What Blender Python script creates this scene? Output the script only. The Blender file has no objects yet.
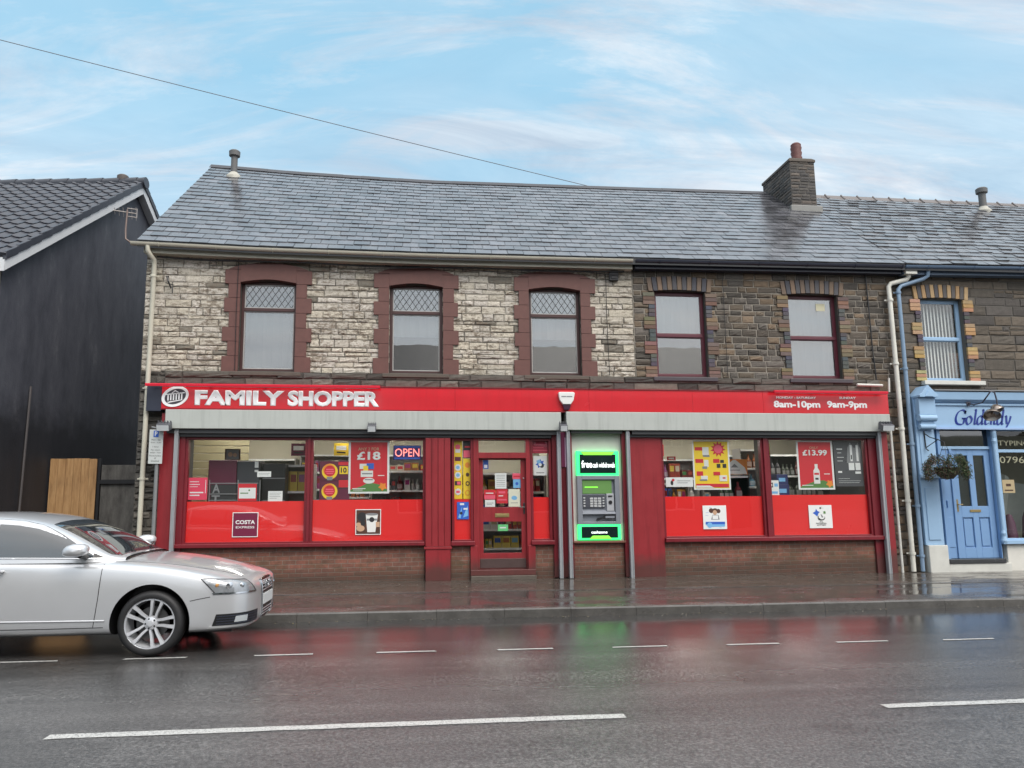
import bpy, bmesh, math, random
from mathutils import Vector, Matrix
from mathutils.bvhtree import BVHTree
from mathutils import noise as mnoise
R = math.radians
PI = math.pi
S = 0.0104          # the street falls by about 1 % to the right
rnd = random.Random(7)
scene = bpy.context.scene
C = bpy.data.collections.new("street_scene"); scene.collection.children.link(C)

# ------------------------------------------------------------------ materials
MATS = {}
class NT:
    def __init__(s, name):
        s.m = bpy.data.materials.new(name); s.m.use_nodes = True
        s.t = s.m.node_tree; s.t.nodes.clear()
        s.out = s.t.nodes.new('ShaderNodeOutputMaterial')
    def n(s, typ, **kw):
        nd = s.t.nodes.new(typ)
        for k, v in kw.items():
            if k.startswith('i_'):
                key = k[2:].replace('_', ' ')
                nd.inputs[key].default_value = v
            else: setattr(nd, k, v)
        return nd
    def l(s, a, b): s.t.links.new(a, b)
    def noise(s, scale, detail=4, rough=.55, vec=None, dist=0):
        nd = s.n('ShaderNodeTexNoise', i_Scale=scale, i_Detail=detail, i_Roughness=rough, i_Distortion=dist)
        if vec: s.l(vec, nd.inputs['Vector'])
        return nd.outputs['Fac']
    def ramp(s, fac, stops):
        nd = s.n('ShaderNodeValToRGB'); cr = nd.color_ramp
        while len(cr.elements) < len(stops): cr.elements.new(.5)
        for e, (p, c) in zip(cr.elements, stops):
            e.position = p; e.color = c if len(c) == 4 else (*c, 1)
        s.l(fac, nd.inputs['Fac']); return nd.outputs['Color']
    def mix(s, fac, a, b, mode='MIX'):
        nd = s.n('ShaderNodeMix', data_type='RGBA', blend_type=mode)
        for sock, v in ((nd.inputs[0], fac), (nd.inputs[6], a), (nd.inputs[7], b)):
            if hasattr(v, 'default_value') or hasattr(v, 'links'): s.l(v, sock)
            else: sock.default_value = v if isinstance(v, (int, float)) else ((*v, 1) if len(v) == 3 else v)
        return nd.outputs[2]
    def math(s, op, a, b=None, clamp=False):
        nd = s.n('ShaderNodeMath', operation=op, use_clamp=clamp)
        for i, v in enumerate((a, b)):
            if v is None: continue
            if isinstance(v, (int, float)): nd.inputs[i].default_value = v
            else: s.l(v, nd.inputs[i])
        return nd.outputs[0]
    def coord(s, scale=(1, 1, 1), kind='Object'):
        tc = s.n('ShaderNodeTexCoord'); mp = s.n('ShaderNodeMapping'); mp.inputs['Scale'].default_value = scale
        s.l(tc.outputs[kind], mp.inputs['Vector']); return mp.outputs[0]
    def bump(s, h, strength=.3, dist=.01):
        nd = s.n('ShaderNodeBump', i_Strength=strength, i_Distance=dist); s.l(h, nd.inputs['Height']); return nd.outputs[0]
    def bsdf(s, col=None, rough=.5, metal=0, normal=None, spec=.5, coat=0, emis=None, es=0):
        b = s.n('ShaderNodeBsdfPrincipled')
        for key, v in (('Base Color', col), ('Roughness', rough), ('Metallic', metal), ('Specular IOR Level', spec), ('Coat Weight', coat)):
            if v is None: continue
            if isinstance(v, (int, float)): b.inputs[key].default_value = v
            elif isinstance(v, tuple): b.inputs[key].default_value = (*v, 1) if len(v) == 3 else v
            else: s.l(v, b.inputs[key])
        if normal: s.l(normal, b.inputs['Normal'])
        if emis:
            b.inputs['Emission Color'].default_value = (*emis, 1); b.inputs['Emission Strength'].default_value = es
        s.l(b.outputs[0], s.out.inputs['Surface']); return b

def srgb(r, g, b):
    f = lambda c: (c/255/12.92) if c/255 <= .04045 else ((c/255+.055)/1.055)**2.4
    return (f(r), f(g), f(b))

def plain(name, col, rough=.5, metal=0, var=.15, scale=6, bump=0, coat=0, spec=.5, bscale=60, grime=0):
    """A painted / plastic / metal surface with a little procedural unevenness."""
    if name in MATS: return MATS[name]
    t = NT(name); v = t.coord()
    n1 = t.noise(scale, 5, .6, v)
    c = t.mix(n1, tuple(x*(1-var) for x in col), tuple(min(1, x*(1+var)) for x in col))
    if grime:       # rain streaks, and road splash low down
        sk = t.ramp(t.noise(2.2, 7, .7, t.coord((4, 4, .22))), [(.50, (0, 0, 0)), (.66, (1, 1, 1))])
        c = t.mix(t.math('MULTIPLY', sk, grime), c, tuple(x*.45 for x in col))
        tc = t.n('ShaderNodeTexCoord'); sp = t.n('ShaderNodeSeparateXYZ'); t.l(tc.outputs['Object'], sp.inputs[0])
        low = t.math('MULTIPLY', t.math('SUBTRACT', t.math('ADD', .28, t.math('MULTIPLY', t.noise(5, 6, .7, v), .35)), sp.outputs[2]), 4.0, True)
        c = t.mix(t.math('MULTIPLY', low, min(1, grime*1.6)), c, (.05, .042, .035))
    r = t.math('ADD', t.math('MULTIPLY', n1, .16), rough-.08, True)
    nm = t.bump(t.noise(bscale, 3, .6, v), bump, .004) if bump else None
    t.bsdf(c, r, metal, nm, spec, coat)
    MATS[name] = t.m; return t.m

def attr_mat(name, rough=.5, bump=.4, bscale=40, var=.3, spec=.4, scale=9, coat=0):
    if name in MATS: return MATS[name]
    t = NT(name); a = t.n('ShaderNodeAttribute', attribute_name='Col')
    v = t.coord(); n1 = t.noise(scale, 6, .65, v)
    f = t.math('ADD', t.math('MULTIPLY', n1, 2*var), 1-var)
    g = t.n('ShaderNodeCombineXYZ')
    for i in range(3): t.l(f, g.inputs[i])
    c = t.mix(1.0, a.outputs['Color'], g.outputs[0], 'MULTIPLY')
    r = t.math('ADD', t.math('MULTIPLY', n1, .2), rough-.1, True)
    t.bsdf(c, r, 0, t.bump(t.noise(bscale, 5, .7, v), bump, .01) if bump else None, spec, coat)
    MATS[name] = t.m; return t.m

def emit(name, col, s, base=(.5, .5, .5)):
    if name in MATS: return MATS[name]
    t = NT(name); t.bsdf(base, .4, 0, None, .5, 0, col, s); MATS[name] = t.m; return t.m

def glass(name, tint=(1, 1, 1), ior=1.5, rough=0.0, wave=.0, add=0.0):
    if name in MATS: return MATS[name]
    t = NT(name)
    tr = t.n('ShaderNodeBsdfTransparent'); tr.inputs[0].default_value = (*tint, 1)
    gl = t.n('ShaderNodeBsdfGlossy'); gl.inputs['Roughness'].default_value = rough
    lw = t.n('ShaderNodeLayerWeight', i_Blend=.5); f0 = ((ior-1)/(ior+1))**2*2
    fr = t.math('ADD', t.math('MULTIPLY', t.math('POWER', lw.outputs['Facing'], 4.5), .85), f0)
    if wave:
        v = t.coord(); b = t.bump(t.noise(1.3, 2, .5, v), wave, .02); t.l(b, gl.inputs['Normal'])
    mx = t.n('ShaderNodeMixShader'); t.l(t.math('ADD', fr, add, True), mx.inputs[0]); t.l(tr.outputs[0], mx.inputs[1]); t.l(gl.outputs[0], mx.inputs[2])
    t.l(mx.outputs[0], t.out.inputs['Surface']); MATS[name] = t.m; return t.m

# ------------------------------------------------------------------ mesh builder
class MB:
    def __init__(s): s.v = []; s.f = []; s.m = []; s.c = []; s.mi = 0; s.col = (1, 1, 1)
    def add(s, vs, fs, mi=None, col=None):
        o = len(s.v); s.v += [tuple(p) for p in vs]
        for f in fs:
            s.f.append([o+i for i in f]); s.m.append(s.mi if mi is None else mi); s.c.append(col or s.col)
        return s
    def box(s, x0, x1, y0, y1, z0, z1, mi=None, col=None):
        vs = [(x, y, z) for z in (z0, z1) for y in (y0, y1) for x in (x0, x1)]
        return s.add(vs, [(0, 2, 3, 1), (4, 5, 7, 6), (0, 1, 5, 4), (2, 6, 7, 3), (0, 4, 6, 2), (1, 3, 7, 5)], mi, col)
    def prism(s, poly, y0, y1, mi=None, col=None):
        """poly in XZ (anticlockwise seen from the street), extruded along Y"""
        n = len(poly)
        a = sum(poly[i][0]*poly[(i+1) % n][1]-poly[(i+1) % n][0]*poly[i][1] for i in range(n))
        if a < 0: poly = poly[::-1]
        vs = [(x, y0, z) for x, z in poly]+[(x, y1, z) for x, z in poly]
        fs = [list(range(n)), list(range(2*n-1, n-1, -1))]+[((i+1) % n, i, n+i, n+(i+1) % n) for i in range(n)]
        return s.add(vs, fs, mi, col)
    def prism_x(s, poly, x0, x1, mi=None, col=None):
        n = len(poly)
        a = sum(poly[i][0]*poly[(i+1) % n][1]-poly[(i+1) % n][0]*poly[i][1] for i in range(n))
        if a < 0: poly = poly[::-1]
        vs = [(x0, y, z) for y, z in poly]+[(x1, y, z) for y, z in poly]
        fs = [list(range(n-1, -1, -1)), list(range(n, 2*n))]+[(i, (i+1) % n, n+(i+1) % n, n+i) for i in range(n)]
        return s.add(vs, fs, mi, col)
    def disc(s, cx, cz, r, y0, y1, n=20, mi=None, col=None, rz=None, a0=0):
        return s.prism([(cx+r*math.cos(a0+2*PI*i/n), cz+(rz or r)*math.sin(a0+2*PI*i/n)) for i in range(n)], y0, y1, mi, col)
    def tube(s, pts, r, n=10, mi=None, col=None, cap=True):
        pts = [Vector(p) for p in pts]; rs = r if isinstance(r, (list, tuple)) else [r]*len(pts)
        rings = []
        up = None
        for i, p in enumerate(pts):
            d = (pts[min(i+1, len(pts)-1)]-pts[max(i-1, 0)]).normalized()
            if up is None:
                up = Vector((0, 0, 1)) if abs(d.z) < .9 else Vector((0, 1, 0))
            a = d.cross(up).normalized(); b = a.cross(d).normalized(); up = b
            rings.append([p+(a*math.cos(2*PI*k/n)+b*math.sin(2*PI*k/n))*rs[i] for k in range(n)])
        vs = [q for rg in rings for q in rg]; fs = []
        for i in range(len(pts)-1):
            for k in range(n):
                fs.append((i*n+k, i*n+(k+1) % n, (i+1)*n+(k+1) % n, (i+1)*n+k))
        if cap: fs += [list(range(n-1, -1, -1)), list(range((len(pts)-1)*n, len(pts)*n))]
        return s.add(vs, fs, mi, col)
    def lathe(s, prof, c, axis='z', n=24, mi=None, col=None):
        """prof: (r, h) list"""
        vs = []; m = len(prof)
        for k in range(n):
            a = 2*PI*k/n
            for r_, h in prof:
                x, y, z = r_*math.cos(a), r_*math.sin(a), h
                if axis == 'y': x, y, z = x, h, y
                elif axis == 'x': x, y, z = h, x, y
                vs.append((c[0]+x, c[1]+y, c[2]+z))
        fs = [(k*m+j, ((k+1) % n)*m+j, ((k+1) % n)*m+j+1, k*m+j+1) for k in range(n) for j in range(m-1)]
        return s.add(vs, fs, mi, col)
    def grid(s, P, mi=None, col=None):
        """P: rows of points"""
        m = len(P[0]); vs = [q for r_ in P for q in r_]
        fs = [(i*m+j, i*m+j+1, (i+1)*m+j+1, (i+1)*m+j) for i in range(len(P)-1) for j in range(m-1)]
        return s.add(vs, fs, mi, col)
    def build(s, name, mats, parent=None, smooth=False, bevel=0, fixn=True, shear=True, segs=2):
        me = bpy.data.meshes.new(name)
        b = BASE.get(parent, (0, 0, 0)) if parent else (0, 0, 0)
        k = S if shear else 0
        me.from_pydata([(x-b[0], y-b[1], z-k*x-b[2]) for x, y, z in s.v], [], s.f)
        if not isinstance(mats, (list, tuple)): mats = [mats]
        for m in mats: me.materials.append(m)
        me.polygons.foreach_set('material_index', s.m)
        if any(c != (1, 1, 1) for c in s.c):
            ca = me.color_attributes.new('Col', 'FLOAT_COLOR', 'CORNER')
            flat = []
            for p, c in zip(me.polygons, s.c): flat += [c[0], c[1], c[2], 1.0]*p.loop_total
            ca.data.foreach_set('color', flat)
        if fixn:
            bm = bmesh.new(); bm.from_mesh(me); bmesh.ops.recalc_face_normals(bm, faces=bm.faces); bm.to_mesh(me); bm.free()
        me.update()
        if smooth:
            me.shade_smooth()
            try: me.set_sharp_from_angle(angle=R(38))
            except Exception: pass
        o = bpy.data.objects.new(name, me); C.objects.link(o)
        if parent: o.parent = parent; BASE[o] = b
        else: BASE[o] = (0, 0, 0)
        if bevel:
            md = o.modifiers.new('bevel', 'BEVEL'); md.width = bevel; md.segments = segs; md.limit_method = 'ANGLE'; md.angle_limit = R(40)
        return o
BASE = {}
def tag(o, label=None, cat=None, group=None, kind=None):
    if label: o['label'] = label
    if cat: o['category'] = cat
    if group: o['group'] = group
    if kind: o['kind'] = kind
    return o
def thing(name, loc, label, cat, group=None):
    o = bpy.data.objects.new(name, None); o.empty_display_size = .2; C.objects.link(o)
    o.location = (loc[0], loc[1], loc[2]-S*loc[0]); BASE[o] = tuple(o.location)
    return tag(o, label, cat, group)
def proto(name, label, cat, group=None):
    o = bpy.data.objects.new(name, None); o.empty_display_size = .2; C.objects.link(o); BASE[o] = (0, 0, 0)
    return tag(o, label, cat, group)
def put(o, x, y, z, rz=0):
    o.location = (x, y, z-S*x); o.rotation_euler = (0, 0, rz); return o
def copy_tree(o, parent=None):
    c = o.copy(); C.objects.link(c); c.parent = parent
    for ch in list(o.children): copy_tree(ch, c)
    return c
def box(name, dims, mat, parent=None, bevel=0):
    return MB().box(*dims).build(name, mat, parent, bevel=bevel)

def text(name, s, x0, x1, z0, z1, y, mat, parent, bold=0.0, shear=0.0, depth=.004, spacing=1.0):
    cu = bpy.data.curves.new(name, 'FONT'); cu.body = s; cu.size = 1; cu.shear = shear; cu.bevel_depth = bold*1.15; cu.bevel_resolution = 0
    cu.extrude = .01; cu.space_character = spacing; cu.resolution_u = 3
    ob = bpy.data.objects.new('tmp_text', cu); C.objects.link(ob)
    dg = bpy.context.evaluated_depsgraph_get(); me = bpy.data.meshes.new_from_object(ob.evaluated_get(dg))
    bpy.data.objects.remove(ob); bpy.data.curves.remove(cu)
    me.name = name
    xs = [v.co.x for v in me.vertices]; ys = [v.co.y for v in me.vertices]
    ax, bx, ay, by = min(xs), max(xs), min(ys), max(ys); b = BASE[parent]; ez = .01+bold*1.15
    for v in me.vertices:
        X = x0+(v.co.x-ax)/(bx-ax)*(x1-x0); Z = z0+(v.co.y-ay)/(by-ay)*(z1-z0); Y = y-(depth if v.co.z > 0 else 0)
        v.co = (X-b[0], Y-b[1], Z-S*X-b[2])
    me.materials.clear(); me.materials.append(mat)
    o = bpy.data.objects.new(name, me); C.objects.link(o); o.parent = parent; BASE[o] = b
    return o

def holes_wall(mb, x0, x1, z0, z1, y0, y1, holes, mi=None):
    xs = sorted({x0, x1, *[min(max(h[0], x0), x1) for h in holes], *[min(max(h[1], x0), x1) for h in holes]})
    zs = sorted({z0, z1, *[min(max(h[2], z0), z1) for h in holes], *[min(max(h[3], z0), z1) for h in holes]})
    def full(i, j):
        if i < 0 or j < 0 or i >= len(xs)-1 or j >= len(zs)-1: return False
        cx, cz = (xs[i]+xs[i+1])/2, (zs[j]+zs[j+1])/2
        return not any(h[0] < cx < h[1] and h[2] < cz < h[3] for h in holes)
    for i in range(len(xs)-1):
        for j in range(len(zs)-1):
            if not full(i, j): continue
            a, b, c, d = xs[i], xs[i+1], zs[j], zs[j+1]
            mb.add([(a, y0, c), (b, y0, c), (b, y0, d), (a, y0, d)], [(0, 1, 2, 3)], mi)
            mb.add([(a, y1, c), (b, y1, c), (b, y1, d), (a, y1, d)], [(3, 2, 1, 0)], mi)
            if not full(i-1, j): mb.add([(a, y0, c), (a, y1, c), (a, y1, d), (a, y0, d)], [(3, 2, 1, 0)], mi)
            if not full(i+1, j): mb.add([(b, y0, c), (b, y1, c), (b, y1, d), (b, y0, d)], [(0, 1, 2, 3)], mi)
            if not full(i, j-1): mb.add([(a, y0, c), (b, y0, c), (b, y1, c), (a, y1, c)], [(3, 2, 1, 0)], mi)
            if not full(i, j+1): mb.add([(a, y0, d), (b, y0, d), (b, y1, d), (a, y1, d)], [(0, 1, 2, 3)], mi)
    return mb

def stones(x0, x1, z0, z1, Y, holes, palette, rh=(.12, .2), sw=(.18, .45), gap=.008, proud=.022, rough=.006, seed=1, split=.25, blend=0):
    """Coursed rubble: every stone its own slab with an uneven face."""
    rg = random.Random(seed); mb = MB(); z = z0
    def stone(a, b, c, d):
        if b-a < .03 or d-c < .03: return
        cx, cz = (a+b)/2, (c+d)/2
        col = palette(rg, cx, cz)
        j = lambda: rg.uniform(-rough, rough)
        e = .010+rg.uniform(0, .006); p = proud*rg.uniform(.35, 1.25)
        o = [(a+j(), Y, c+j()), (b+j(), Y, c+j()), (b+j(), Y, d+j()), (a+j(), Y, d+j())]
        nx = 4; nz = 3
        P = []
        for k in range(nz+1):
            row = []
            for i in range(nx+1):
                u, w = i/nx, k/nz
                X = a+e+(b-a-2*e)*u; Z = c+e+(d-c-2*e)*w
                edge = i in (0, nx) or k in (0, nz)
                row.append((X+(j()*.6), Y-p*(.75 if edge else 1)-rg.uniform(-1, 1)*p*(.12 if edge else .35), Z+j()*.6))
            P.append(row)
        mb.grid(P, col=col)
        ring = [P[0][0], P[0][-1], P[-1][-1], P[-1][0]]
        mb.add(o+ring, [(0, 1, 5, 4), (1, 2, 6, 5), (2, 3, 7, 6), (3, 0, 4, 7)], col=tuple(c_*.8 for c_ in col))
    while z < z1-.03:
        h = rg.uniform(*rh)
        if z1-z-h < .08: h = z1-z
        segs = [(x0, x1)]
        for (a, b, c, d) in holes:
            if z+h > c+.01 and z < d-.01:
                ns = []
                for (p, q) in segs:
                    if b <= p or a >= q: ns.append((p, q)); continue
                    if a > p: ns.append((p, a))
                    if b < q: ns.append((b, q))
                segs = ns
        for (p, q) in segs:
            x = p
            while x < q-.02:
                w = rg.uniform(*sw)
                if q-x-w < .12: w = q-x
                if h > .15 and rg.random() < split:
                    m = z+h*rg.uniform(.4, .6); xm = x+w*rg.uniform(.3, .7)
                    stone(x+gap/2, x+w-gap/2, z+gap/2, m-gap/2)
                    stone(x+gap/2, xm-gap/2, m+gap/2, z+h-gap/2); stone(xm+gap/2, x+w-gap/2, m+gap/2, z+h-gap/2)
                else: stone(x+gap/2, x+w-gap/2, z+gap/2, z+h-gap/2)
                x += w
        z += h
    return mb

# ------------------------------------------------------------------ the materials of the place
def painted_stone_mat():
    t = NT('cream_painted_stone'); v = t.coord((1, 1, 2.4))
    a = t.n('ShaderNodeAttribute', attribute_name='Col')
    n1 = t.noise(11, 9, .74, v); n2 = t.noise(1.1, 3, .6, t.coord())
    f = t.math('ADD', t.math('MULTIPLY', n1, 1.0), t.math('MULTIPLY', n2, .38))
    worn = t.ramp(f, [(.68, (0, 0, 0)), (.80, (1, 1, 1))])
    dirt = t.ramp(t.noise(26, 6, .7, t.coord()), [(.3, (.66, .63, .58)), (.58, (1, 1, 1))])
    paint = t.mix(1.0, a.outputs['Color'], dirt, 'MULTIPLY')
    c = t.mix(worn, paint, srgb(124, 112, 98))
    h = t.math('SUBTRACT', t.noise(34, 8, .75, t.coord()), t.math('MULTIPLY', worn, .3))
    t.bsdf(c, .62, 0, t.bump(h, .7, .010), .35); return t.m
M_paintstone = painted_stone_mat()
M_stone = attr_mat('sandstone', .75, .9, 35, .45, .3, 14)
def mortar(name, col):
    t = NT(name); v = t.coord(); n = t.noise(50, 6, .7, v)
    t.bsdf(t.mix(n, tuple(x*.6 for x in col), tuple(x*1.3 for x in col)), .9, 0, t.bump(n, .5, .01), .2); return t.m
M_mortar_dark = mortar('dark_mortar', (.10, .095, .085)); M_mortar_light = mortar('light_mortar', (.30, .27, .23))
M_mortar_grey = mortar('grey_mortar', (.15, .14, .125))
def brick_mat(name, c1, c2, mort, moss=.5):
    t = NT(name); tc = t.n('ShaderNodeTexCoord'); sp = t.n('ShaderNodeSeparateXYZ'); t.l(tc.outputs['Object'], sp.inputs[0])
    cb = t.n('ShaderNodeCombineXYZ'); t.l(sp.outputs[0], cb.inputs[0]); t.l(sp.outputs[2], cb.inputs[1])
    b = t.n('ShaderNodeTexBrick', i_Scale=1.0); b.inputs['Brick Width'].default_value = .225; b.inputs['Row Height'].default_value = .075
    b.inputs['Mortar Size'].default_value = .006; b.inputs['Mortar Smooth'].default_value = .4
    b.inputs['Color1'].default_value = (*c1, 1); b.inputs['Color2'].default_value = (*c2, 1); b.inputs['Mortar'].default_value = (*mort, 1)
    t.l(cb.outputs[0], b.inputs['Vector'])
    v = t.coord(); n1 = t.noise(12, 7, .7, v); n2 = t.noise(2.2, 5, .7, t.coord((1, 1, 1.6)))
    c = t.mix(.7, b.outputs['Color'], t.ramp(n1, [(.25, (.3, .3, .3)), (.75, (1.3, 1.3, 1.3))]), 'MULTIPLY')
    # moss and soot where the splash zone stays wet
    zf = t.math('SUBTRACT', 1.0, t.math('MULTIPLY', t.math('ABSOLUTE', t.math('SUBTRACT', sp.outputs[2], .30)), 3.2), True)
    mf = t.math('MULTIPLY', t.ramp(n2, [(.42, (0, 0, 0)), (.6, (1, 1, 1))]), zf)
    c = t.mix(t.math('MULTIPLY', mf, moss), c, (.055, .062, .025))
    zl = t.math('MULTIPLY', t.math('SUBTRACT', .33, sp.outputs[2]), 5.0, True)
    c = t.mix(t.math('MULTIPLY', zl, t.math('ADD', n1, .15)), c, (.030, .028, .02))
    h = t.math('ADD', t.math('MULTIPLY', b.outputs['Fac'], -.5), t.math('MULTIPLY', n1, .5))
    t.bsdf(c, .55, 0, t.bump(h, .6, .01), .45); return t.m
M_brick = brick_mat('wet_red_brick', (.30, .115, .08), (.19, .085, .062), (.24, .20, .165))
M_brickplain = brick_mat('brown_brick', (.2, .1, .07), (.14, .08, .06), (.25, .22, .19), 0)

def slate_mat():
    t = NT('wet_slate'); a = t.n('ShaderNodeAttribute', attribute_name='Col'); v = t.coord()
    n1 = t.noise(3.0, 6, .65, v); n2 = t.noise(40, 4, .6, v)
    c = t.mix(1.0, a.outputs['Color'], t.ramp(n1, [(.3, (.5, .5, .5)), (.7, (1.35, 1.34, 1.3))]), 'MULTIPLY')
    c = t.mix(t.math('MULTIPLY', t.ramp(n2, [(.55, (0, 0, 0)), (.75, (1, 1, 1))]), .4), c, (.12, .125, .11))
    r = t.ramp(n1, [(.3, (.12, .12, .12)), (.7, (.30, .30, .30))])
    t.bsdf(c, r, 0, t.bump(t.noise(22, 5, .65, v), .22, .006), .9); return t.m
M_slate = slate_mat()
M_tile = plain('dark_concrete_tile', (.036, .039, .050), .42, var=.35, scale=5, bump=.5, bscale=90)
M_red = plain('glossy_red_fascia', srgb(216, 28, 44), .24, var=.06, scale=2, coat=.3, grime=.12)
M_redpaint = plain('dull_red_paint', srgb(142, 42, 48), .38, var=.15, scale=4, bump=.15, grime=.45)
M_reddark = plain('maroon_paint', srgb(118, 32, 42), .36, var=.15, scale=4, bump=.15, grime=.4)
M_vinyl = plain('bright_red_vinyl', srgb(234, 46, 46), .3, var=.05, scale=2)
M_surround = plain('brown_painted_quoin', srgb(101, 66, 60), .6, var=.3, scale=9, bump=.5)
M_shutter = plain('pale_grey_powder_coat', srgb(178, 182, 177), .34, var=.08, scale=3, grime=.28)
M_slotshade = plain('slot_shade_grey', srgb(66, 68, 70), .5, var=.1)
M_guide = plain('aluminium_guide', srgb(164, 168, 172), .35, .3, var=.1)
M_sillstone = plain('dirty_dark_stone', srgb(88, 80, 72), .7, var=.35, scale=8, bump=.8)
M_ledge = plain('sooty_ledge', srgb(80, 72, 66), .7, var=.5, scale=7, bump=1.0, bscale=25)
M_cream = plain('weathered_cream_pvc', srgb(196, 192, 176), .5, var=.13, scale=5)
M_white = plain('white_plastic', srgb(225, 226, 222), .4, var=.06)
M_whitedirty = plain('dirty_white_paint', srgb(205, 205, 198), .5, var=.2, scale=5, bump=.2)
M_navy = plain('dark_navy_gutter', srgb(48, 52, 66), .35, var=.2)
M_bluegrey = plain('blue_grey_gutter', srgb(96, 116, 140), .4, var=.15)
M_black = plain('black_plastic', (.012, .012, .014), .4, var=.3)
M_blue = plain('pale_blue_paint', srgb(152, 184, 214), .4, var=.07, scale=4, bump=.1)
M_bluedeep = plain('mid_blue_paint', srgb(122, 158, 200), .4, var=.07, scale=4)
M_bluepipe = plain('blue_pipe_paint', srgb(128, 152, 176), .4, var=.14, scale=7)
M_maroonframe = plain('maroon_upvc', srgb(92, 40, 52), .35, var=.1)
M_brownframe = plain('brown_upvc', srgb(70, 44, 42), .4, var=.12)
M_bead = plain('pale_bead', srgb(170, 168, 165), .4)
M_paper = plain('white_paper', srgb(228, 230, 228), .6, var=.05)
M_gold = plain('brass', srgb(150, 132, 88), .4, .4)
M_wood = None
M_glass = glass('shop_glass', (.98, .99, .985), 1.5, 0, .05, .0)
M_upglass = glass('upstairs_glass', (.86, .88, .88), 1.6, .0, .09, .10)
M_lamp = emit('lit_tube', (1, .96, .88), 26)
M_lampsoft = emit('lit_strip', (1, .98, .95), 3.2)
def col(name, r, g, b, rough=.5): return plain(name, srgb(r, g, b), rough, var=.05)
M_yellow = col('yellow_ink', 240, 205, 50); M_redink = col('red_ink', 205, 40, 52); M_pink = col('pink_ink', 235, 96, 120)
M_greenink = col('green_ink', 84, 130, 66); M_blueink = col('blue_ink', 48, 96, 190); M_darkink = col('dark_ink', 42, 42, 44)
M_burg = col('burgundy', 96, 30, 58); M_greyink = col('grey_ink', 130, 132, 134); M_orange = col('orange_ink', 230, 140, 50)
M_skin = col('tan_ink', 196, 160, 130); M_brownink = col('brown_ink', 80, 52, 40); M_lblue = col('light_blue_ink', 120, 180, 225)
# ------------------------------------------------------------------ ground
def asphalt():
    t = NT('wet_asphalt'); v = t.coord()
    ag = t.noise(38, 5, .9, v); ag2 = t.noise(64, 3, .85, v); big = t.noise(.7, 5, .6, v); streak = t.noise(1.5, 6, .62, t.coord((.10, 1.3, 1)))
    speck = t.ramp(ag2, [(.56, (0, 0, 0)), (.68, (1, 1, 1))])
    c = t.ramp(ag, [(.36, (.024, .024, .024)), (.5, (.082, .080, .079)), (.64, (.21, .205, .20))])
    c = t.mix(t.math('MULTIPLY', speck, .5), c, (.24, .235, .23))
    c = t.mix(1.0, c, t.ramp(streak, [(.34, (.68, .68, .69)), (.66, (1.22, 1.21, 1.2))]), 'MULTIPLY')
    patch = t.ramp(t.noise(.45, 3, .5, v), [(.60, (1, 1, 1)), (.615, (.80, .80, .80))])
    c = t.mix(1.0, c, patch, 'MULTIPLY')
    # film of water: smoother in the channel by the kerb and in wheel tracks
    sp = t.n('ShaderNodeSeparateXYZ'); tc = t.n('ShaderNodeTexCoord'); t.l(tc.outputs['Object'], sp.inputs[0])
    near = t.math('MULTIPLY', t.math('SUBTRACT', 10.1, sp.outputs[1]), .17, True)
    wet = t.math('ADD', t.math('MULTIPLY', near, .26), t.math('MULTIPLY', t.math('ADD', t.math('MULTIPLY', big, .5), t.math('MULTIPLY', streak, .5)), .14))
    r = t.math('ADD', wet, .06, True)
    h = t.math('ADD', t.math('MULTIPLY', ag, .6), t.math('MULTIPLY', ag2, .4))
    nb = t.n('ShaderNodeBump', i_Distance=.006); t.l(h, nb.inputs['Height'])
    t.l(t.math('ADD', t.math('MULTIPLY', near, .95), .05, True), nb.inputs['Strength'])
    c = t.mix(1.0, c, t.ramp(near, [(.0, (.42, .42, .42)), (.75, (1, 1, 1))]), 'MULTIPLY')
    t.bsdf(c, r, 0, nb.outputs[0], .7); return t.m
def pave_mat(name, lo, hi, wetlo=.03, wethi=.35, grain=90):
    t = NT(name); v = t.coord(); big = t.noise(1.3, 5, .65, t.coord((.6, 1.3, 1))); g = t.noise(grain, 3, .8, v)
    c = t.mix(g, lo, hi)
    c = t.mix(1.0, c, t.ramp(t.noise(4, 5, .7, v), [(.3, (.7, .7, .7)), (.7, (1.3, 1.3, 1.3))]), 'MULTIPLY')
    pud = t.ramp(big, [(.44, (wetlo,)*3), (.6, (wethi,)*3)])
    nb = t.n('ShaderNodeBump', i_Distance=.004); t.l(g, nb.inputs['Height']); t.l(t.math('MULTIPLY', t.ramp(big, [(.44, (.04,)*3), (.6, (1,)*3)]), .5), nb.inputs['Strength'])
    t.bsdf(c, pud, 0, nb.outputs[0], .5); return t.m
M_asphalt = asphalt()
M_pave = pave_mat('wet_tarmac_footway', (.032, .029, .028), (.090, .083, .078), .03, .28)
M_fore = pave_mat('wet_concrete_forecourt', (.040, .034, .028), (.105, .09, .078), .03, .32, 60)
M_kerb = pave_mat('wet_concrete_kerb', (.045, .042, .039), (.125, .12, .112), .1, .4, 120)
M_ground = plain('dark_soil', (.03, .028, .025), .8, var=.3)
def line_mat():
    t = NT('worn_white_road_paint'); v = t.coord(); n = t.noise(60, 5, .8, v)
    c = t.mix(t.ramp(n, [(.38, (0, 0, 0)), (.5, (1, 1, 1))]), (.14, .14, .14), (.50, .50, .48))
    t.bsdf(c, .38, 0, t.bump(n, .4, .003), .5); return t.m
M_line = line_mat()

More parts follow.
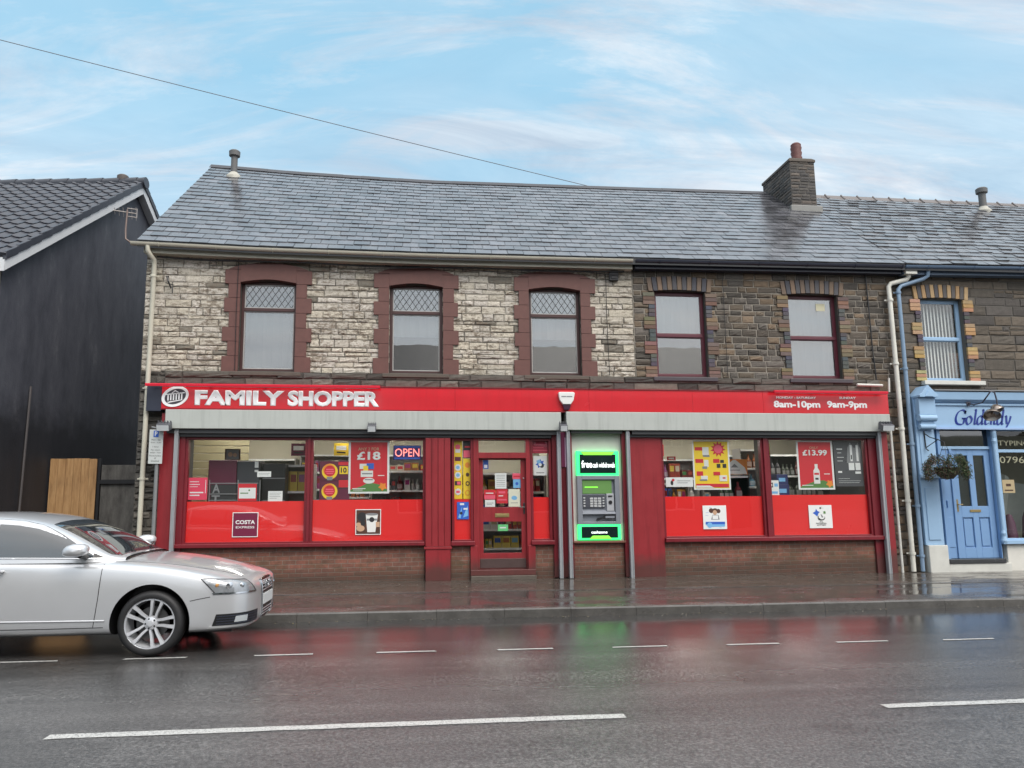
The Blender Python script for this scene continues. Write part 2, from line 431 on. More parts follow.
def sheet(name, x0, x1, y0, y1, z, mat, nx=1):
    mb = MB(); xs = [x0+(x1-x0)*i/nx for i in range(nx+1)]
    mb.grid([[(x, y0, z) for x in xs], [(x, y1, z) for x in xs]])
    return tag(mb.build(name, mat, fixn=False), kind='structure')
o = MB().grid([[(-600, -600, -.06), (600, -600, -.06)], [(-600, 600, -.06), (600, 600, -.06)]]).build('ground', M_ground, fixn=False); tag(o, kind='structure')
sheet('road', -60, 60, 1.0, 10.65, 0, M_asphalt, 4)
MB_ = MB()
x = -59.9
while x < 59.9:                                   # kerb stones with a sloped face
    j = rnd.uniform(-.003, .003); L = .91
    MB_.prism_x([(10.62, -.02), (10.75+.02, -.02), (10.77, .112+j), (10.655, .112+j), (10.628, .095+j)], x+.0015, x+L-.0015)
    x += L
tag(MB_.build('kerb', M_kerb, bevel=.003), kind='structure')
MB_ = MB().prism_x([(10.775, -.02), (12.46, -.02), (12.46, .125), (10.775, .105)], -60, 60)
tag(MB_.build('pavement', M_pave), kind='structure')
MB_ = MB().prism_x([(12.462, -.02), (12.60, -.02), (12.60, .131), (12.462, .131)], -60, 60)
tag(MB_.build('edging_strip', M_kerb), kind='structure')
MB_ = MB().prism_x([(12.602, -.02), (17.0, -.02), (17.0, .16), (14.3, .145), (12.602, .125)], -60, 60)
tag(MB_.build('forecourt', M_fore), kind='structure')
# the pavement this photograph is taken from
MB_ = MB().prism_x([(1.0, -.02), (1.0, .11), (-3.2, .12), (-3.2, -.02)], -60, 60)
tag(MB_.build('near_pavement', M_pave), kind='structure')
# markings
MB_ = MB()
for i in range(-3, 14):
    x0 = -3.0+1.2525*i
    a = 8.46-.022*max(0, x0+1); w = .024
    d0, d1 = rnd.uniform(-.03, .03), rnd.uniform(-.03, .03)
    n = 6
    MB_.grid([[(x0+.6*k/n+(d0 if k == 0 else d1 if k == n else 0), a-w+rnd.uniform(-.004, .004), .004) for k in range(n+1)], [(x0+.6*k/n, a+w+rnd.uniform(-.004, .004), .004) for k in range(n+1)]])
tag(MB_.build('parking_bay_line', M_line, fixn=False), kind='structure')
MB_ = MB()
for x0, x1 in ((-2.55, 1.47), (3.5, 7.5), (9.55, 13.5), (-8.6, -4.55)):
    n = 30
    MB_.grid([[(x0+(x1-x0)*k/n, 5.78+rnd.uniform(-.006, .006), .004) for k in range(n+1)], [(x0+(x1-x0)*k/n, 5.885+rnd.uniform(-.006, .006), .004) for k in range(n+1)]])
tag(MB_.build('centre_line', M_line, fixn=False), kind='structure')
# grit and blown leaves lying in the wet channel
MB_ = MB()
for i in range(420):
    x = rnd.uniform(-3, 11); y = 10.60-abs(rnd.gauss(0, .09)) if rnd.random() < .5 else rnd.uniform(10.8, 14.0)
    z = .006 if y < 10.7 else .128+.003*(y-11)
    if y > 12.6: z = .134+.01*(y-12.6)/1.7
    r_ = rnd.uniform(.004, .016); a = rnd.uniform(0, PI)
    MB_.add([(x+r_*math.cos(a+k*PI/2)*rnd.uniform(.5, 1.2), y+r_*math.sin(a+k*PI/2)*rnd.uniform(.5, 1.2), z+rnd.uniform(0, .006)) for k in range(4)], [(0, 1, 2, 3)],
           col=rnd.choice([(.2, .15, .09), (.32, .29, .24), (.1, .08, .05), (.24, .2, .1)]))
tag(MB_.build('leaf_litter', attr_mat('dead_leaf', .6, 0), fixn=False), kind='stuff', label='dead leaves and grit lying on the wet pavement and gutter', cat='leaf litter')

# ------------------------------------------------------------------ the shop building
WY = 14.25
shop = thing('shop_building', (2.25, 16.2, .12), 'two storey shop building, half cream painted stone and half bare brown stone', 'building')
def lin(pts, x):
    if x <= pts[0][0]: return pts[0][1]
    for (a, b), (c, d) in zip(pts, pts[1:]):
        if x <= c: return b+(d-b)*(x-a)/(c-a)
    return pts[-1][1]
EZ = [(-5.15, 6.21), (-3.07, 6.16), (0, 6.14), (4, 6.16), (6.1, 6.18), (9.5, 6.21), (12.2, 6.25), (18, 6.27)]
RZ = [(-5.1, 9.60), (-3.05, 9.5), (.1, 9.42), (4.4, 9.45), (8.8, 9.49), (10.2, 9.45), (18, 9.43)]
EY, RY = 13.95, 18.4
def roof_pt(x, v, lift=0):
    z0, z1 = lin(EZ, x), lin(RZ, x); n = Vector((0, -(z1-z0), RY-EY)).normalized()
    return (x, EY+(RY-EY)*v+n.y*lift, z0+(z1-z0)*v+n.z*lift)
def slate_roof(x0, x1, seed, pal, expo=.27, w=.305, slip=.006, dark=.0):
    rg = random.Random(seed); mb = MB(); L = 5.5; n = int(L/expo)+1
    for r_ in range(n):
        v0, v1 = r_*expo/L, min(1, (r_+1.12)*expo/L)
        x = x0-(w/2 if r_ % 2 else 0)
        while x < x1:
            a, b = max(x, x0)+.0045, min(x+w, x1)-.0045; x += w
            if b-a < .04: continue
            s0 = rg.gauss(0, slip)/L; k = rg.gauss(0, slip*.5)/L
            t = .011+rg.uniform(0, .008)*(1+dark*6); c = pal(rg); ll, lr = rg.uniform(-.002, .003), rg.uniform(-.002, .003)
            p = [roof_pt(a, v0+s0, t+ll), roof_pt(b, v0+s0+k, t+lr), roof_pt(b, v1, .003), roof_pt(a, v1, .003)]
            q = [roof_pt(a, v0+s0, -.004), roof_pt(b, v0+s0+k, -.004)]
            mb.add(p+q, [(0, 1, 2, 3), (4, 5, 1, 0), (4, 0, 3), (1, 5, 2)], col=c)
    return mb
def pal_slate(rg):
    k = rg.uniform(.7, 1.3); return (.085*k, .086*k, .098*k) if rg.random() < .95 else (.09, .092, .1)
def roof_deck(x0, x1):
    mb = MB(); xs = [x0, *[p[0] for p in RZ if x0 < p[0] < x1], x1]
    for a, b in zip(xs, xs[1:]):
        A = [roof_pt(a, 0, -.012), roof_pt(b, 0, -.012), roof_pt(b, 1, -.012), roof_pt(a, 1, -.012)]
        B = [(a, RY*2-EY, lin(EZ, a)-.01), (b, RY*2-EY, lin(EZ, b)-.01)]
        u = [(p[0], p[1], p[2]-.12) for p in A+B]
        mb.add(A+B+u, [(0, 1, 2, 3), (3, 2, 5, 4), (6, 9, 8, 7), (9, 10, 11, 8), (0, 6, 7, 1), (4, 5, 11, 10)])
    return mb
M_deck = plain('rear_slate', (.02, .021, .025), .4, var=.3)
sr = slate_roof(-5.15, 9.60, 3, pal_slate).build('roof', M_slate, shop, fixn=False)
roof_deck(-5.14, 9.60).build('roof_deck', M_deck, sr, fixn=False)
# ridge: plain dark capping on the painted half, jointed tiles on the brown half
mb = MB()
def ridge_seg(mb, a, b, h=.13, up=0):
    za, zb = lin(RZ, a), lin(RZ, b)
    for s_ in (-1, 1):
        mb.add([(a, RY, za+.045+up), (b, RY, zb+.045+up), (b, RY+s_*.15, zb-h+.045+up), (a, RY+s_*.15, za-h+.045+up)], [(0, 1, 2, 3)])
        mb.add([(a, RY, za+.025+up), (a, RY, za+.045+up), (a, RY+s_*.15, za-h+.045+up), (a, RY+s_*.15, za-h+.02+up)], [(0, 1, 2, 3)])
x = -5.17
while x < 8.9: ridge_seg(mb, x, min(x+.45, 8.9), up=rnd.uniform(0, .006)); x += .45
mb.build('ridge_capping', plain('lead_grey_ridge', (.035, .037, .045), .55, var=.3), sr, fixn=False)
# walls
UPW = [(-3.38, -2.37), (-.66, .33), (1.98, 2.98), (4.46, 5.49), (7.20, 8.25)]
holes = [(a, b, 3.90, 5.60) for a, b in UPW]
holes += [(-4.15, -2.10, .83, 2.66), (-2.02, -.01, .83, 2.66), (.51, .87, .83, 2.66), (.95, 1.88, .30, 2.66), (1.96, 2.31, .83, 2.66), (4.45, 6.42, .83, 2.70), (6.55, 8.55, .83, 2.70)]
holes_wall(MB(), -5.06, 9.58, .0, 6.12, WY, WY+.22, holes, 0).build('front_wall', M_mortar_dark, shop, fixn=False)
mb = MB()
for X in (-5.06, 9.36):                                        # gable / party walls
    za, zb, zr = lin(EZ, X)-.12, lin(EZ, X)-.12, lin(RZ, X)-.14
    mb.prism_x([(WY+.22, 0), (22.6, 0), (22.6, zb+.0), (RY, zr), (WY+.22, za+.15)], X, X+.22)
mb.box(-4.84, 9.36, 22.4, 22.6, 0, 6.1)
mb.build('gable_wall', plain('dark_roughcast', srgb(70, 70, 74), .7, var=.3, bump=.6), shop)

def pal_paint(rg, x, z):
    k = rg.uniform(.82, 1.12); w = rg.uniform(0, .05)
    if rg.random() < .03: return (.22*k, .20*k, .165*k)
    return (.60*k, (.555-w*.2)*k, (.495-w)*k)
def pal_brown(rg, x, z):
    k = rg.uniform(.7, 1.3); c = rg.choice([(.14, .112, .084), (.17, .128, .09), (.115, .096, .078), (.19, .14, .096), (.13, .115, .10), (.095, .084, .072)])
    return tuple(q*k*.93 for q in c)
def pal_dark(rg, x, z):
    k = rg.uniform(.6, 1.3); c = rg.choice([(.10, .09, .078), (.13, .118, .1), (.08, .075, .068)]); return tuple(q*k for q in c)
stones(-5.06, 4.03, 3.87, 6.08, WY-.001, [(a, b, 3.87, 5.6) for a, b in UPW[:3]], pal_paint, (.065, .16), (.11, .52), .005, .019, .007, 11, .4).build('painted_stonework', M_paintstone, shop, fixn=False, smooth=False)
b2 = box('mortar_face', (4.032, 9.56, WY-.006, WY-.0015, 5.62, 6.10), M_mortar_light, shop)
stones(4.04, 9.56, 3.87, 6.10, WY-.006, [(a, b, 3.87, 5.6) for a, b in UPW[3:]], pal_brown, (.10, .165), (.15, .38), .015, .020, .008, 12, .15).build('brown_stonework', M_stone, shop, fixn=False)
for a, b, c, d in ((4.032, 4.46, 3.87, 5.62), (5.49, 7.20, 3.87, 5.62), (8.25, 9.56, 3.87, 5.62)): box('mortar_face', (a, b, WY-.006, WY-.0015, c, d), M_mortar_light, shop)
stones(-5.06, -4.62, .13, 3.87, WY-.001, [], pal_dark, (.09, .2), (.14, .4), .02, .03, .012, 13, .3).build('rough_stonework', M_stone, shop, fixn=False)
stones(8.97, 9.56, .13, 3.87, WY-.001, [], pal_brown, (.12, .2), (.16, .4), .016, .025, .009, 14, .2).build('rough_stonework', M_stone, shop, fixn=False)
# sooty string course above the fascia
stones(-4.62, 8.97, 3.60, 3.87, WY-.08, [], pal_dark, (.12, .15), (.3, .9), .006, .03, .01, 15, 0).build('string_course', M_stone, shop, fixn=False)
box('string_course_bed', (-4.62, 8.97, WY-.08, WY-.001, 3.58, 3.868), M_mortar_dark, shop)
# surrounds to the painted half
def surround(xc):
    mb = MB(); zt = 5.79; H = .275
    for sgn in (-1, 1):
        z = zt
        for k in range(7):
            wd = .79 if k % 2 == 0 else .70
            wd += rnd.uniform(-.012, .012)
            z2 = 3.872 if k == 6 else z-H*rnd.uniform(.94, 1.05)
            a, b = sorted((xc+sgn*wd, xc+sgn*.503))
            top = min(z, 5.60)-.003
            if k == 0: mb.box(a, b, WY-.052, WY+.0, z2+.003, z-.003)
            else: mb.box(a, b, WY-.052+rnd.uniform(-.002, .002), WY, z2+.003, z-.003)
            z = z2
    # head: shallow arch of one painted band
    n = 12
    up = [(xc-.71+1.42*i/n, 5.80+.125*math.sin(PI*(i/n))**.7+.0) for i in range(n+1)]
    lo = [(xc-.50+1.0*i/n, 5.55+.06*math.sin(PI*i/n)) for i in range(n+1)]
    mb.prism([(xc-.71, 5.793), *[(xc-.502, 5.793), (xc-.502, 5.55)], *lo, (xc+.502, 5.55), (xc+.502, 5.793), (xc+.71, 5.793)]+up[::-1], WY-.055, WY+.10)
    return mb
for a, b in UPW[:3]:
    surround((a+b)/2).build('window_surround', M_surround, shop, bevel=.006)
# brick dressings to the brown half
M_dress = attr_mat('dressing_brick', .6, .5, 40, .3, .35, 10)
OR = [(.19, .135, .095), (.17, .122, .09), (.215, .145, .10), (.15, .085, .07)]; SL = [(.075, .075, .088), (.09, .087, .095)]
def dressings(x0, x1, arch, jamb, dark, wide=.23, zt=5.62):
    mb = MB(); xc = (x0+x1)/2; n = 13; hw = (x1-x0)/2+.12
    for i in range(n):
        a, b = xc-hw+2*hw*i/n, xc-hw+2*hw*(i+1)/n; m = ((a+b)/2-xc)/hw
        lift = .045*(1-m*m); lean = m*.035
        c = rnd.choice(arch) if i % 2 == 0 else rnd.choice(dark)
        mb.prism([(a+.005, zt-.045+lift), (b-.005, zt-.045+lift), (b-.005+lean, zt+.225+lift), (a+.005+lean, zt+.225+lift)], WY-.048, WY+.10, col=c)
    H = .245; z = 5.56; k = 0
    while z > 3.9:
        z2 = max(3.875, z-H)
        for sg, xe in ((-1, x0), (1, x1)):
            w = (wide if k % 2 == 0 else wide*.55)
            cs = jamb if k % 2 == 0 else dark
            for q in range(3):
                za, zb = z2+(z-z2)*q/3, z2+(z-z2)*(q+1)/3
                a, b = sorted((xe, xe+sg*(w+rnd.uniform(-.006, .006))))
                mb.box(a+.002, b-.002, WY-.046+rnd.uniform(-.003, .003), WY, za+.004, zb-.004, col=tuple(v_*rnd.uniform(.8, 1.15) for v_ in rnd.choice(cs)))
        z = z2; k += 1
    return mb
for a, b in UPW[3:]:
    dressings(a, b, OR[:3], OR, SL).build('window_surround', M_dress, shop, fixn=True, bevel=.003)

# upstairs windows
def lead_lights(mb, x0, x1, z0, z1, y, s=.105):
    k = 1.45
    h = (z1-z0)
    def clip(p, q):
        (ax, az), (bx, bz) = p, q; t0, t1 = 0, 1; dx, dz = bx-ax, bz-az
        for pp, qq in ((-dx, ax-x0), (dx, x1-ax), (-dz, az-z0), (dz, z1-az)):
            if abs(pp) < 1e-9:
                if qq < 0: return
            else:
                r_ = qq/pp
                if pp < 0: t0 = max(t0, r_)
                else: t1 = min(t1, r_)
        if t0 < t1: return (ax+dx*t0, az+dz*t0), (ax+dx*t1, az+dz*t1)
    i = -10
    while i < 25:
        for sg in (1, -1):
            xa = x0+i*s*1.12
            c = clip((xa, z0), (xa+sg*h/k, z1)) if sg == 1 else clip((xa, z0), (xa-h/k, z1))
            if c: mb.tube([(c[0][0], y, c[0][1]), (c[1][0], y, c[1][1])], .005, 5)
        i += 1
def up_window(a, b, kind, frame, label=None, blind=None, ztop=5.60, z0=3.90, split=None, parent=None):
    y = WY+.10; f = .055; g = parent or shop
    mb = MB()
    for d in ((a, a+f, y, y+.07, z0, ztop), (b-f, b, y, y+.07, z0, ztop), (a+f, b-f, y, y+.07, z0, z0+f), (a+f, b-f, y, y+.07, ztop-f, ztop)): mb.box(*d)
    sp = split or 5.07
    mb.box(a+f, b-f, y-.012, y+.072, sp-.03, sp+.03)
    fr = mb.build('window', frame, g, bevel=.004)
    if label: fr['label'] = label
    bd = MB(); lo, hi = (z0+f, sp-.03), (sp+.03, ztop-f)
    for z_a, z_b in (lo, hi):
        t = .018
        for d in ((a+f, a+f+t, y+.01, y+.05, z_a, z_b), (b-f-t, b-f, y+.01, y+.05, z_a, z_b), (a+f+t, b-f-t, y+.01, y+.05, z_a, z_a+t), (a+f+t, b-f-t, y+.01, y+.05, z_b-t, z_b)): bd.box(*d)
    bd.build('sash_bead', M_bead if kind == 'lead' else frame, fr, bevel=.002)
    MB().box(a+f+.018, b-f-.018, y+.028, y+.034, z0+f+.018, sp-.048).box(a+f+.018, b-f-.018, y+.024, y+.030, sp+.048, ztop-f-.018).build('pane', M_upglass, fr)
    if kind == 'lead':
        m2 = MB(); lead_lights(m2, a+f+.018, b-f-.018, sp+.048, ztop-f-.018, y+.02); m2.build('leading', M_black, fr)
    return fr
M_blind = plain('grey_roller_blind', srgb(118, 120, 120), .8, var=.04)
M_room = plain('dim_room', srgb(58, 60, 64), .9)
UPL = ['brown window with leaded toplight and a full pale blind', None, None, None, None]
for i, (a, b) in enumerate(UPW):
    kd = 'lead' if i < 3 else 'plain'
    fr = up_window(a, b, kd, M_brownframe if i < 3 else M_maroonframe, split=5.07 if i < 3 else 4.73)
    # the room behind each window: a shallow dark box, and the blind or net that hangs in it
    box('room_back', (a-.15, b+.15, WY+.75, WY+.77, 3.7, 5.8), M_room, fr)
    bl = {0: (3.92, 5.58), 1: (4.62, 5.58), 2: (4.62, 5.58), 3: (4.75, 5.58), 4: (3.92, 5.58)}[i]
    MB().grid([[(a+.03+(b-a-.06)*k/16, WY+.20+.008*math.sin(k*1.9), z_) for k in range(17)] for z_ in bl]).build('blind', M_blind, fr, fixn=False)
    sl = MB().box(a-.12, b+.12, WY-.12, WY+.10, 3.80, 3.872) if i < 3 else MB().box(a-.10, b+.14, WY-.13, WY+.10, 3.795, 3.872)
    sl.build('window_sill', M_sillstone if i < 3 else plain('slate_sill', srgb(70, 64, 70), .5, var=.2, bump=.3), fr, bevel=.008)
    box('reveal_lining', (a-.001, b+.001, WY+.17, WY+.22, 5.602, 5.63), M_black, fr)
# handwritten note stuck in the second maroon window
box('paper_note', (7.86, 8.05, WY+.118, WY+.120, 5.30, 5.45), col('old_cream_paper', 205, 200, 170), shop)['label'] = 'cream paper note stuck inside the right hand maroon window'

# eaves: fascia boards and gutters
def gutter(x0, x1, y, z, r_, mat, name, parent, pts=None, n=14):
    mb = MB(); xs = [x0+(x1-x0)*i/n for i in range(n+1)]
    P = []
    for x in xs:
        zc = lin(EZ, x)+z
        P.append([(x, y+r_*math.cos(a), zc+r_*math.sin(a)) for a in [PI+PI*k/8 for k in range(9)]]+[(x, y+(r_-.006)*math.cos(a), zc+(r_-.006)*math.sin(a)) for a in [2*PI-PI*k/8 for k in range(9)]])
    mb.grid(P)
    for x in (x0, x1):
        zc = lin(EZ, x)+z; mb.add([(x, y, zc)]+[(x, y+r_*math.cos(a), zc+r_*math.sin(a)) for a in [PI+PI*k/8 for k in range(9)]], [(0, k+1, k+2) for k in range(8)])
    x = x0+.5
    while x < x1:
        zc = lin(EZ, x)+z
        mb.tube([(x-.02, y+(r_+.006)*math.cos(a), zc+(r_+.006)*math.sin(a)) for a in [PI+PI*k/6 for k in range(7)]], .008, 6)
        x += 1.0
    return mb.build(name, mat, parent, fixn=False, smooth=True)
def board(x0, x1, y0, y1, dz0, dz1, mat, name, parent):
    mb = MB(); n = 12; xs = [x0+(x1-x0)*i/n for i in range(n+1)]
    for a, b in zip(xs, xs[1:]):
        za, zb = lin(EZ, a), lin(EZ, b)
        mb.add([(a, y0, za+dz0), (b, y0, zb+dz0), (b, y0, zb+dz1), (a, y0, za+dz1), (a, y1, za+dz0), (b, y1, zb+dz0), (b, y1, zb+dz1), (a, y1, za+dz1)],
               [(0, 1, 2, 3), (0, 4, 5, 1), (3, 2, 6, 7)])
    for x, o_ in ((x0, 0), (x1, 0)):
        z = lin(EZ, x); mb.add([(x, y0, z+dz0), (x, y1, z+dz0), (x, y1, z+dz1), (x, y0, z+dz1)], [(0, 1, 2, 3)])
    return mb.build(name, mat, parent, fixn=False)
board(-5.06, 4.0, 14.06, 14.22, -.19, -.03, M_cream, 'eaves_board', shop)
gutter(-5.25, 3.98, 13.97, -.035, .062, M_cream, 'gutter', shop)
board(4.05, 9.56, 14.05, 14.22, -.18, -.02, M_navy, 'eaves_board', shop)
gutter(4.04, 9.55, 13.97, -.035, .06, M_navy, 'gutter', shop)
# black cables slung under the gutter and down the wall
mb = MB()
def sag(xs, zf, y, r_=.012): mb.tube([(x, y, zf(x)) for x in xs], r_, 6)
xs = [-4.85+.3*i for i in range(30)]
sag(xs, lambda x: lin(EZ, x)-.235+.018*math.sin(x*1.9), 14.13, .016)
sag(xs[12:], lambda x: lin(EZ, x)-.27+.03*math.sin(x*2.6+1), 14.11, .008)
mb.build('wall_cable', M_black, shop); mb = MB()
mb.tube([(8.88, WY-.05, 6.05), (8.89, WY-.055, 5.2), (8.90, WY-.05, 4.5), (8.93, WY-.05, 3.88)], .014, 6)
mb.build('wall_cable', M_black, shop); mb = MB()
mb.tube([(3.5, WY-.05, 5.9), (3.49, WY-.06, 5.0), (3.51, WY-.05, 3.9)], .007, 6)
mb.build('wall_cable', M_black, shop); mb = MB()
mb.tube([(-3.42, WY-.07, 6.0), (-3.43, WY-.07, 5.0), (-3.42, WY-.065, 3.9)], .006, 6)
mb.build('wall_cable', M_black, shop); mb = MB()
mb.tube([(5.86, WY-.05, 5.9), (5.86, WY-.05, 3.9)], .006, 6)
mb.build('wall_cable', M_black, shop)
jb = MB().box(3.56, 3.74, WY-.10, WY-.03, 5.76, 5.93).box(3.59, 3.71, WY-.115, WY-.1, 5.79, 5.90).build('junction_box', M_black, shop, bevel=.008)
hk = MB().tube([(-4.66, WY-.03, 5.62), (-4.66, WY-.12, 5.60), (-4.62, WY-.15, 5.5), (-4.58, WY-.1, 5.38)], .014, 6).tube([(-4.70, WY-.05, 5.5), (-4.56, WY-.07, 5.46), (-4.56, WY-.1, 5.3)], .01, 6).build('iron_bracket', M_black, shop)
# flues and chimney
def flue(x, parent, tall, z0, r_=.075, lean=0):
    zb = z0; y = RY-.55
    o = MB().lathe([(.0, zb-.2), (.20, zb-.2), (.19, zb+.02), (.12, zb+.10), (r_+.01, zb+.14)], (x, y, 0), n=16).build('flue_flashing', plain('pale_mortar_flaunch', srgb(170, 168, 158), .7, var=.2, bump=.4), parent, smooth=True)
    MB().lathe([(r_, zb+.1), (r_, zb+tall-.16), (r_+.05, zb+tall-.14), (r_+.055, zb+tall-.03), (r_+.02, zb+tall), (0, zb+tall)], (x+lean, y, 0), n=16).build('flue_pipe', plain('cement_pipe', srgb(96, 96, 96), .6, var=.2, bump=.3), parent, smooth=True)
flue(-4.49, sr, .69, 9.08)
ch = MB()
CX0, CX1, CY0, CY1, CT = 9.00, 9.64, 17.2, 18.72, 9.92
ch.box(CX0, CX1, CY0, CY1, 8.3, CT)
chim = ch.build('chimney', M_mortar_grey, sr)
# stone courses laid on the two faces one sees and the flaunching
def pal_ch(rg, x, z):
    k = rg.uniform(.7, 1.25); c = rg.choice([(.10, .092, .085), (.13, .11, .095), (.085, .08, .078)]); return tuple(q*k for q in c)
m2 = stones(CX0, CX1, 8.32, CT-.02, CY0, [], pal_ch, (.07, .09), (.16, .26), .010, .012, .004, 21, 0)
m3 = stones(CY0, CY1, 8.32, CT-.02, 0, [], pal_ch, (.07, .09), (.18, .28), .010, .012, .004, 22, 0)
m2.add([(CX0+p[1], CY0+CY1-p[0], p[2]) for p in m3.v], m3.f); m2.c[-len(m3.f):] = m3.c
m2.build('chimney_stonework', M_stone, chim, fixn=False)
MB().box(CX0-.028, CX1+.028, CY0-.028, CY1+.028, CT-.09, CT-.02).box(CX0+.02, CX1-.02, CY0+.02, CY1-.02, CT-.019, CT+.025).build('chimney_cap', M_sillstone, chim, bevel=.012)
MB().lathe([(.15, CT), (.155, CT+.07), (.125, CT+.10), (.14, CT+.20), (.12, CT+.25), (.14, CT+.34), (.12, CT+.39), (.14, CT+.47), (.125, CT+.51), (.13, CT+.56), (.09, CT+.60), (.06, CT+.60)], (CX0+.42, CY0+.42, 0), n=18).build('chimney_pot', plain('red_clay_pot', srgb(98, 58, 54), .6, var=.25, bump=.3), chim, smooth=True)
MB().box(CX0-.10, CX1+.08, CY0-.13, CY0-.013, 8.44, 8.66).build('lead_flashing', plain('lead_sheet', srgb(128, 128, 124), .5, var=.2, bump=.3), chim, bevel=.02)

# left rainwater pipe
def pipe(pts, r_, mat, name, parent, clips=()):
    mb = MB().tube(pts, r_, 12)
    for (x, y, z) in clips: mb.lathe([(r_+.012, z-.022), (r_+.014, z), (r_+.012, z+.022)], (x, y, 0), n=12); mb.box(x-.09, x+.09, y+.02, y+.035, z-.012, z+.012)
    return mb.build(name, mat, parent, smooth=True)
pipe([(-4.96, 13.97, 6.14), (-4.96, 13.97, 6.04), (-4.93, 14.02, 5.96), (-4.885, 14.09, 5.90), (-4.885, 14.13, 5.8), (-4.89, 14.13, 3.6), (-4.90, 14.13, .16)], .042, M_cream, 'downpipe', shop, [(-4.89, 14.13, 5.6), (-4.89, 14.13, 3.55), (-4.895, 14.13, 1.95)])['label'] = 'cream rainwater pipe at the left corner of the shop'
# ------------------------------------------------------------------ shopfront
for d in ((-4.60, 0.0, .765), (.47, .82, .765), (2.0, 2.36, .765), (2.72, 3.66, .765), (4.43, 8.80, .775)): box('brick_plinth', (d[0], d[1], 14.15, 14.248, .10, d[2]), M_brick, shop, .004)
def pane(name, x0, x1, y, z0, z1, m, parent):
    return MB().grid([[(x0, y, z0), (x1, y, z0)], [(x0, y, z1), (x1, y, z1)]]).build(name, m, parent, fixn=False)
def bay(x0, x1, z0, z1, vin, name='shop_window', lab=None, lvl=1.55, vx=None):
    f = .045
    mb = MB()
    for d in ((x0-.001, x0+f, 14.13, 14.245, z0, z1), (x1-f, x1+.001, 14.13, 14.245, z0, z1), (x0+f, x1-f, 14.13, 14.245, z0, z0+f*.6), (x0+f, x1-f, 14.13, 14.245, z1-f, z1)): mb.box(*d)
    fr = mb.build(name, M_reddark, shop, bevel=.004)
    if lab: fr['label'] = lab
    pane('glass_pane', x0+f*.6, x1-f*.6, 14.188, z0+.02, z1-.03, M_glass, fr)
    if vin: box('red_vinyl_panel', (x0+f*.6, x1-f*.6, 14.199, 14.205, z0+.02, lvl), M_vinyl, fr)
    return fr
bay(-4.19, -2.085, .82, 2.68, 1, lab='far left shop window with burgundy coffee logo on its red lower panel')
bay(-2.03, 0.01, .82, 2.68, 1, lab='shop window with the eighteen pound poster and open sign', lvl=1.57)
bay(.49, .88, .82, 2.68, 1, 'side_light', 'narrow pane left of the shop door with yellow strips', 1.57)
bay(1.94, 2.33, .82, 2.68, 1, 'side_light', 'narrow pane right of the shop door with a magenta notice', 1.60)
bay(4.43, 6.44, .84, 2.72, 1, lab='shop window with the yellow offers poster', lvl=1.60)
bay(6.53, 8.57, .84, 2.72, 1, lab='right hand shop window with the bottle poster', lvl=1.62)
for d in ((-2.084, -2.031, 14.10, 14.25, .82, 2.69), (6.441, 6.529, 14.09, 14.25, .84, 2.73)): box('window_mullion', d, M_reddark, shop, .006)
for d in ((-4.35, -4.19, 14.10, 14.249, .12, 2.70), (8.571, 8.74, 14.10, 14.249, .12, 2.73)): box('window_post', d, M_reddark, shop, .006)
for d in ((-4.35, 0.0, 14.03, 14.149, .755, .822), (.47, .90, 14.05, 14.149, .745, .822), (1.93, 2.36, 14.05, 14.149, .745, .822), (4.43, 8.78, 14.03, 14.149, .765, .842)): box('shopfront_sill', d, M_reddark, shop, .01)
def pilaster(x0, x1, z0, z1, y0, mat, grooves=0, base=None):
    mb = MB().box(x0, x1, y0, 14.249, z0, z1)
    if grooves:
        w = (x1-x0)/grooves
        for i in range(grooves): mb.box(x0+w*i+.008, x0+w*(i+1)-.008, y0-.014, y0-.001, (base or z0)+.02, z1-.01)
    if base: mb.box(x0-.02, x1+.02, y0-.04, y0-.001, base-.03, base+.015); mb.box(x0+.01, x1-.01, y0-.026, y0-.001, z0, base-.035)
    return mb.build('pilaster', mat, shop, bevel=.004)
pilaster(-4.60, -4.352, .12, 3.1, 14.07, M_redpaint)
pilaster(.01, .465, .14, 2.68, 14.06, M_redpaint, 4, .72)
pilaster(2.34, 2.72, .15, 2.80, 14.10, M_reddark, 2)
pilaster(3.665, 3.80, .15, 2.80, 14.07, M_reddark)
pilaster(3.802, 4.425, .14, 2.80, 14.10, M_redpaint)
pilaster(8.742, 8.965, .10, 3.1, 14.07, M_redpaint)
# shutter box, slot, guides
MB().box(-4.50, 2.50, 13.93, 14.24, 2.815, 3.15).build('shutter_box', M_shutter, shop, bevel=.008)
MB().box(2.60, 8.98, 13.94, 14.24, 2.825, 3.165).build('shutter_box', M_shutter, shop, bevel=.008)
MB().box(-4.48, 2.48, 13.99, 14.22, 2.74, 2.813).box(-4.35, 2.33, 14.05, 14.16, 2.685, 2.74).box(2.70, 3.66, 14.0, 14.22, 2.77, 2.823).box(3.85, 8.70, 13.99, 14.22, 2.755, 2.823).box(3.81, 8.72, 14.05, 14.16, 2.705, 2.755).build('shutter_slot_shade', M_slotshade, shop)  # dark boxes stand in for the shadow gap below the shutter boxes
for xg, z0 in ((-4.315, .15), (2.455, .15), (2.635, .15), (3.765, .14), (8.755, .12)):
    m_ = MB().box(xg-.032, xg+.032, 13.985, 14.068 if xg < 0 or xg > 8 or 3.6 < xg < 3.8 else 14.098, z0, 2.812 if xg < 2.5 else 2.822)
    m_.box(xg-.032, xg-.018, 13.975, 13.985, z0, 2.79).box(xg+.018, xg+.032, 13.975, 13.985, z0, 2.79)
    m_.build('shutter_guide', M_guide, shop, bevel=.003)
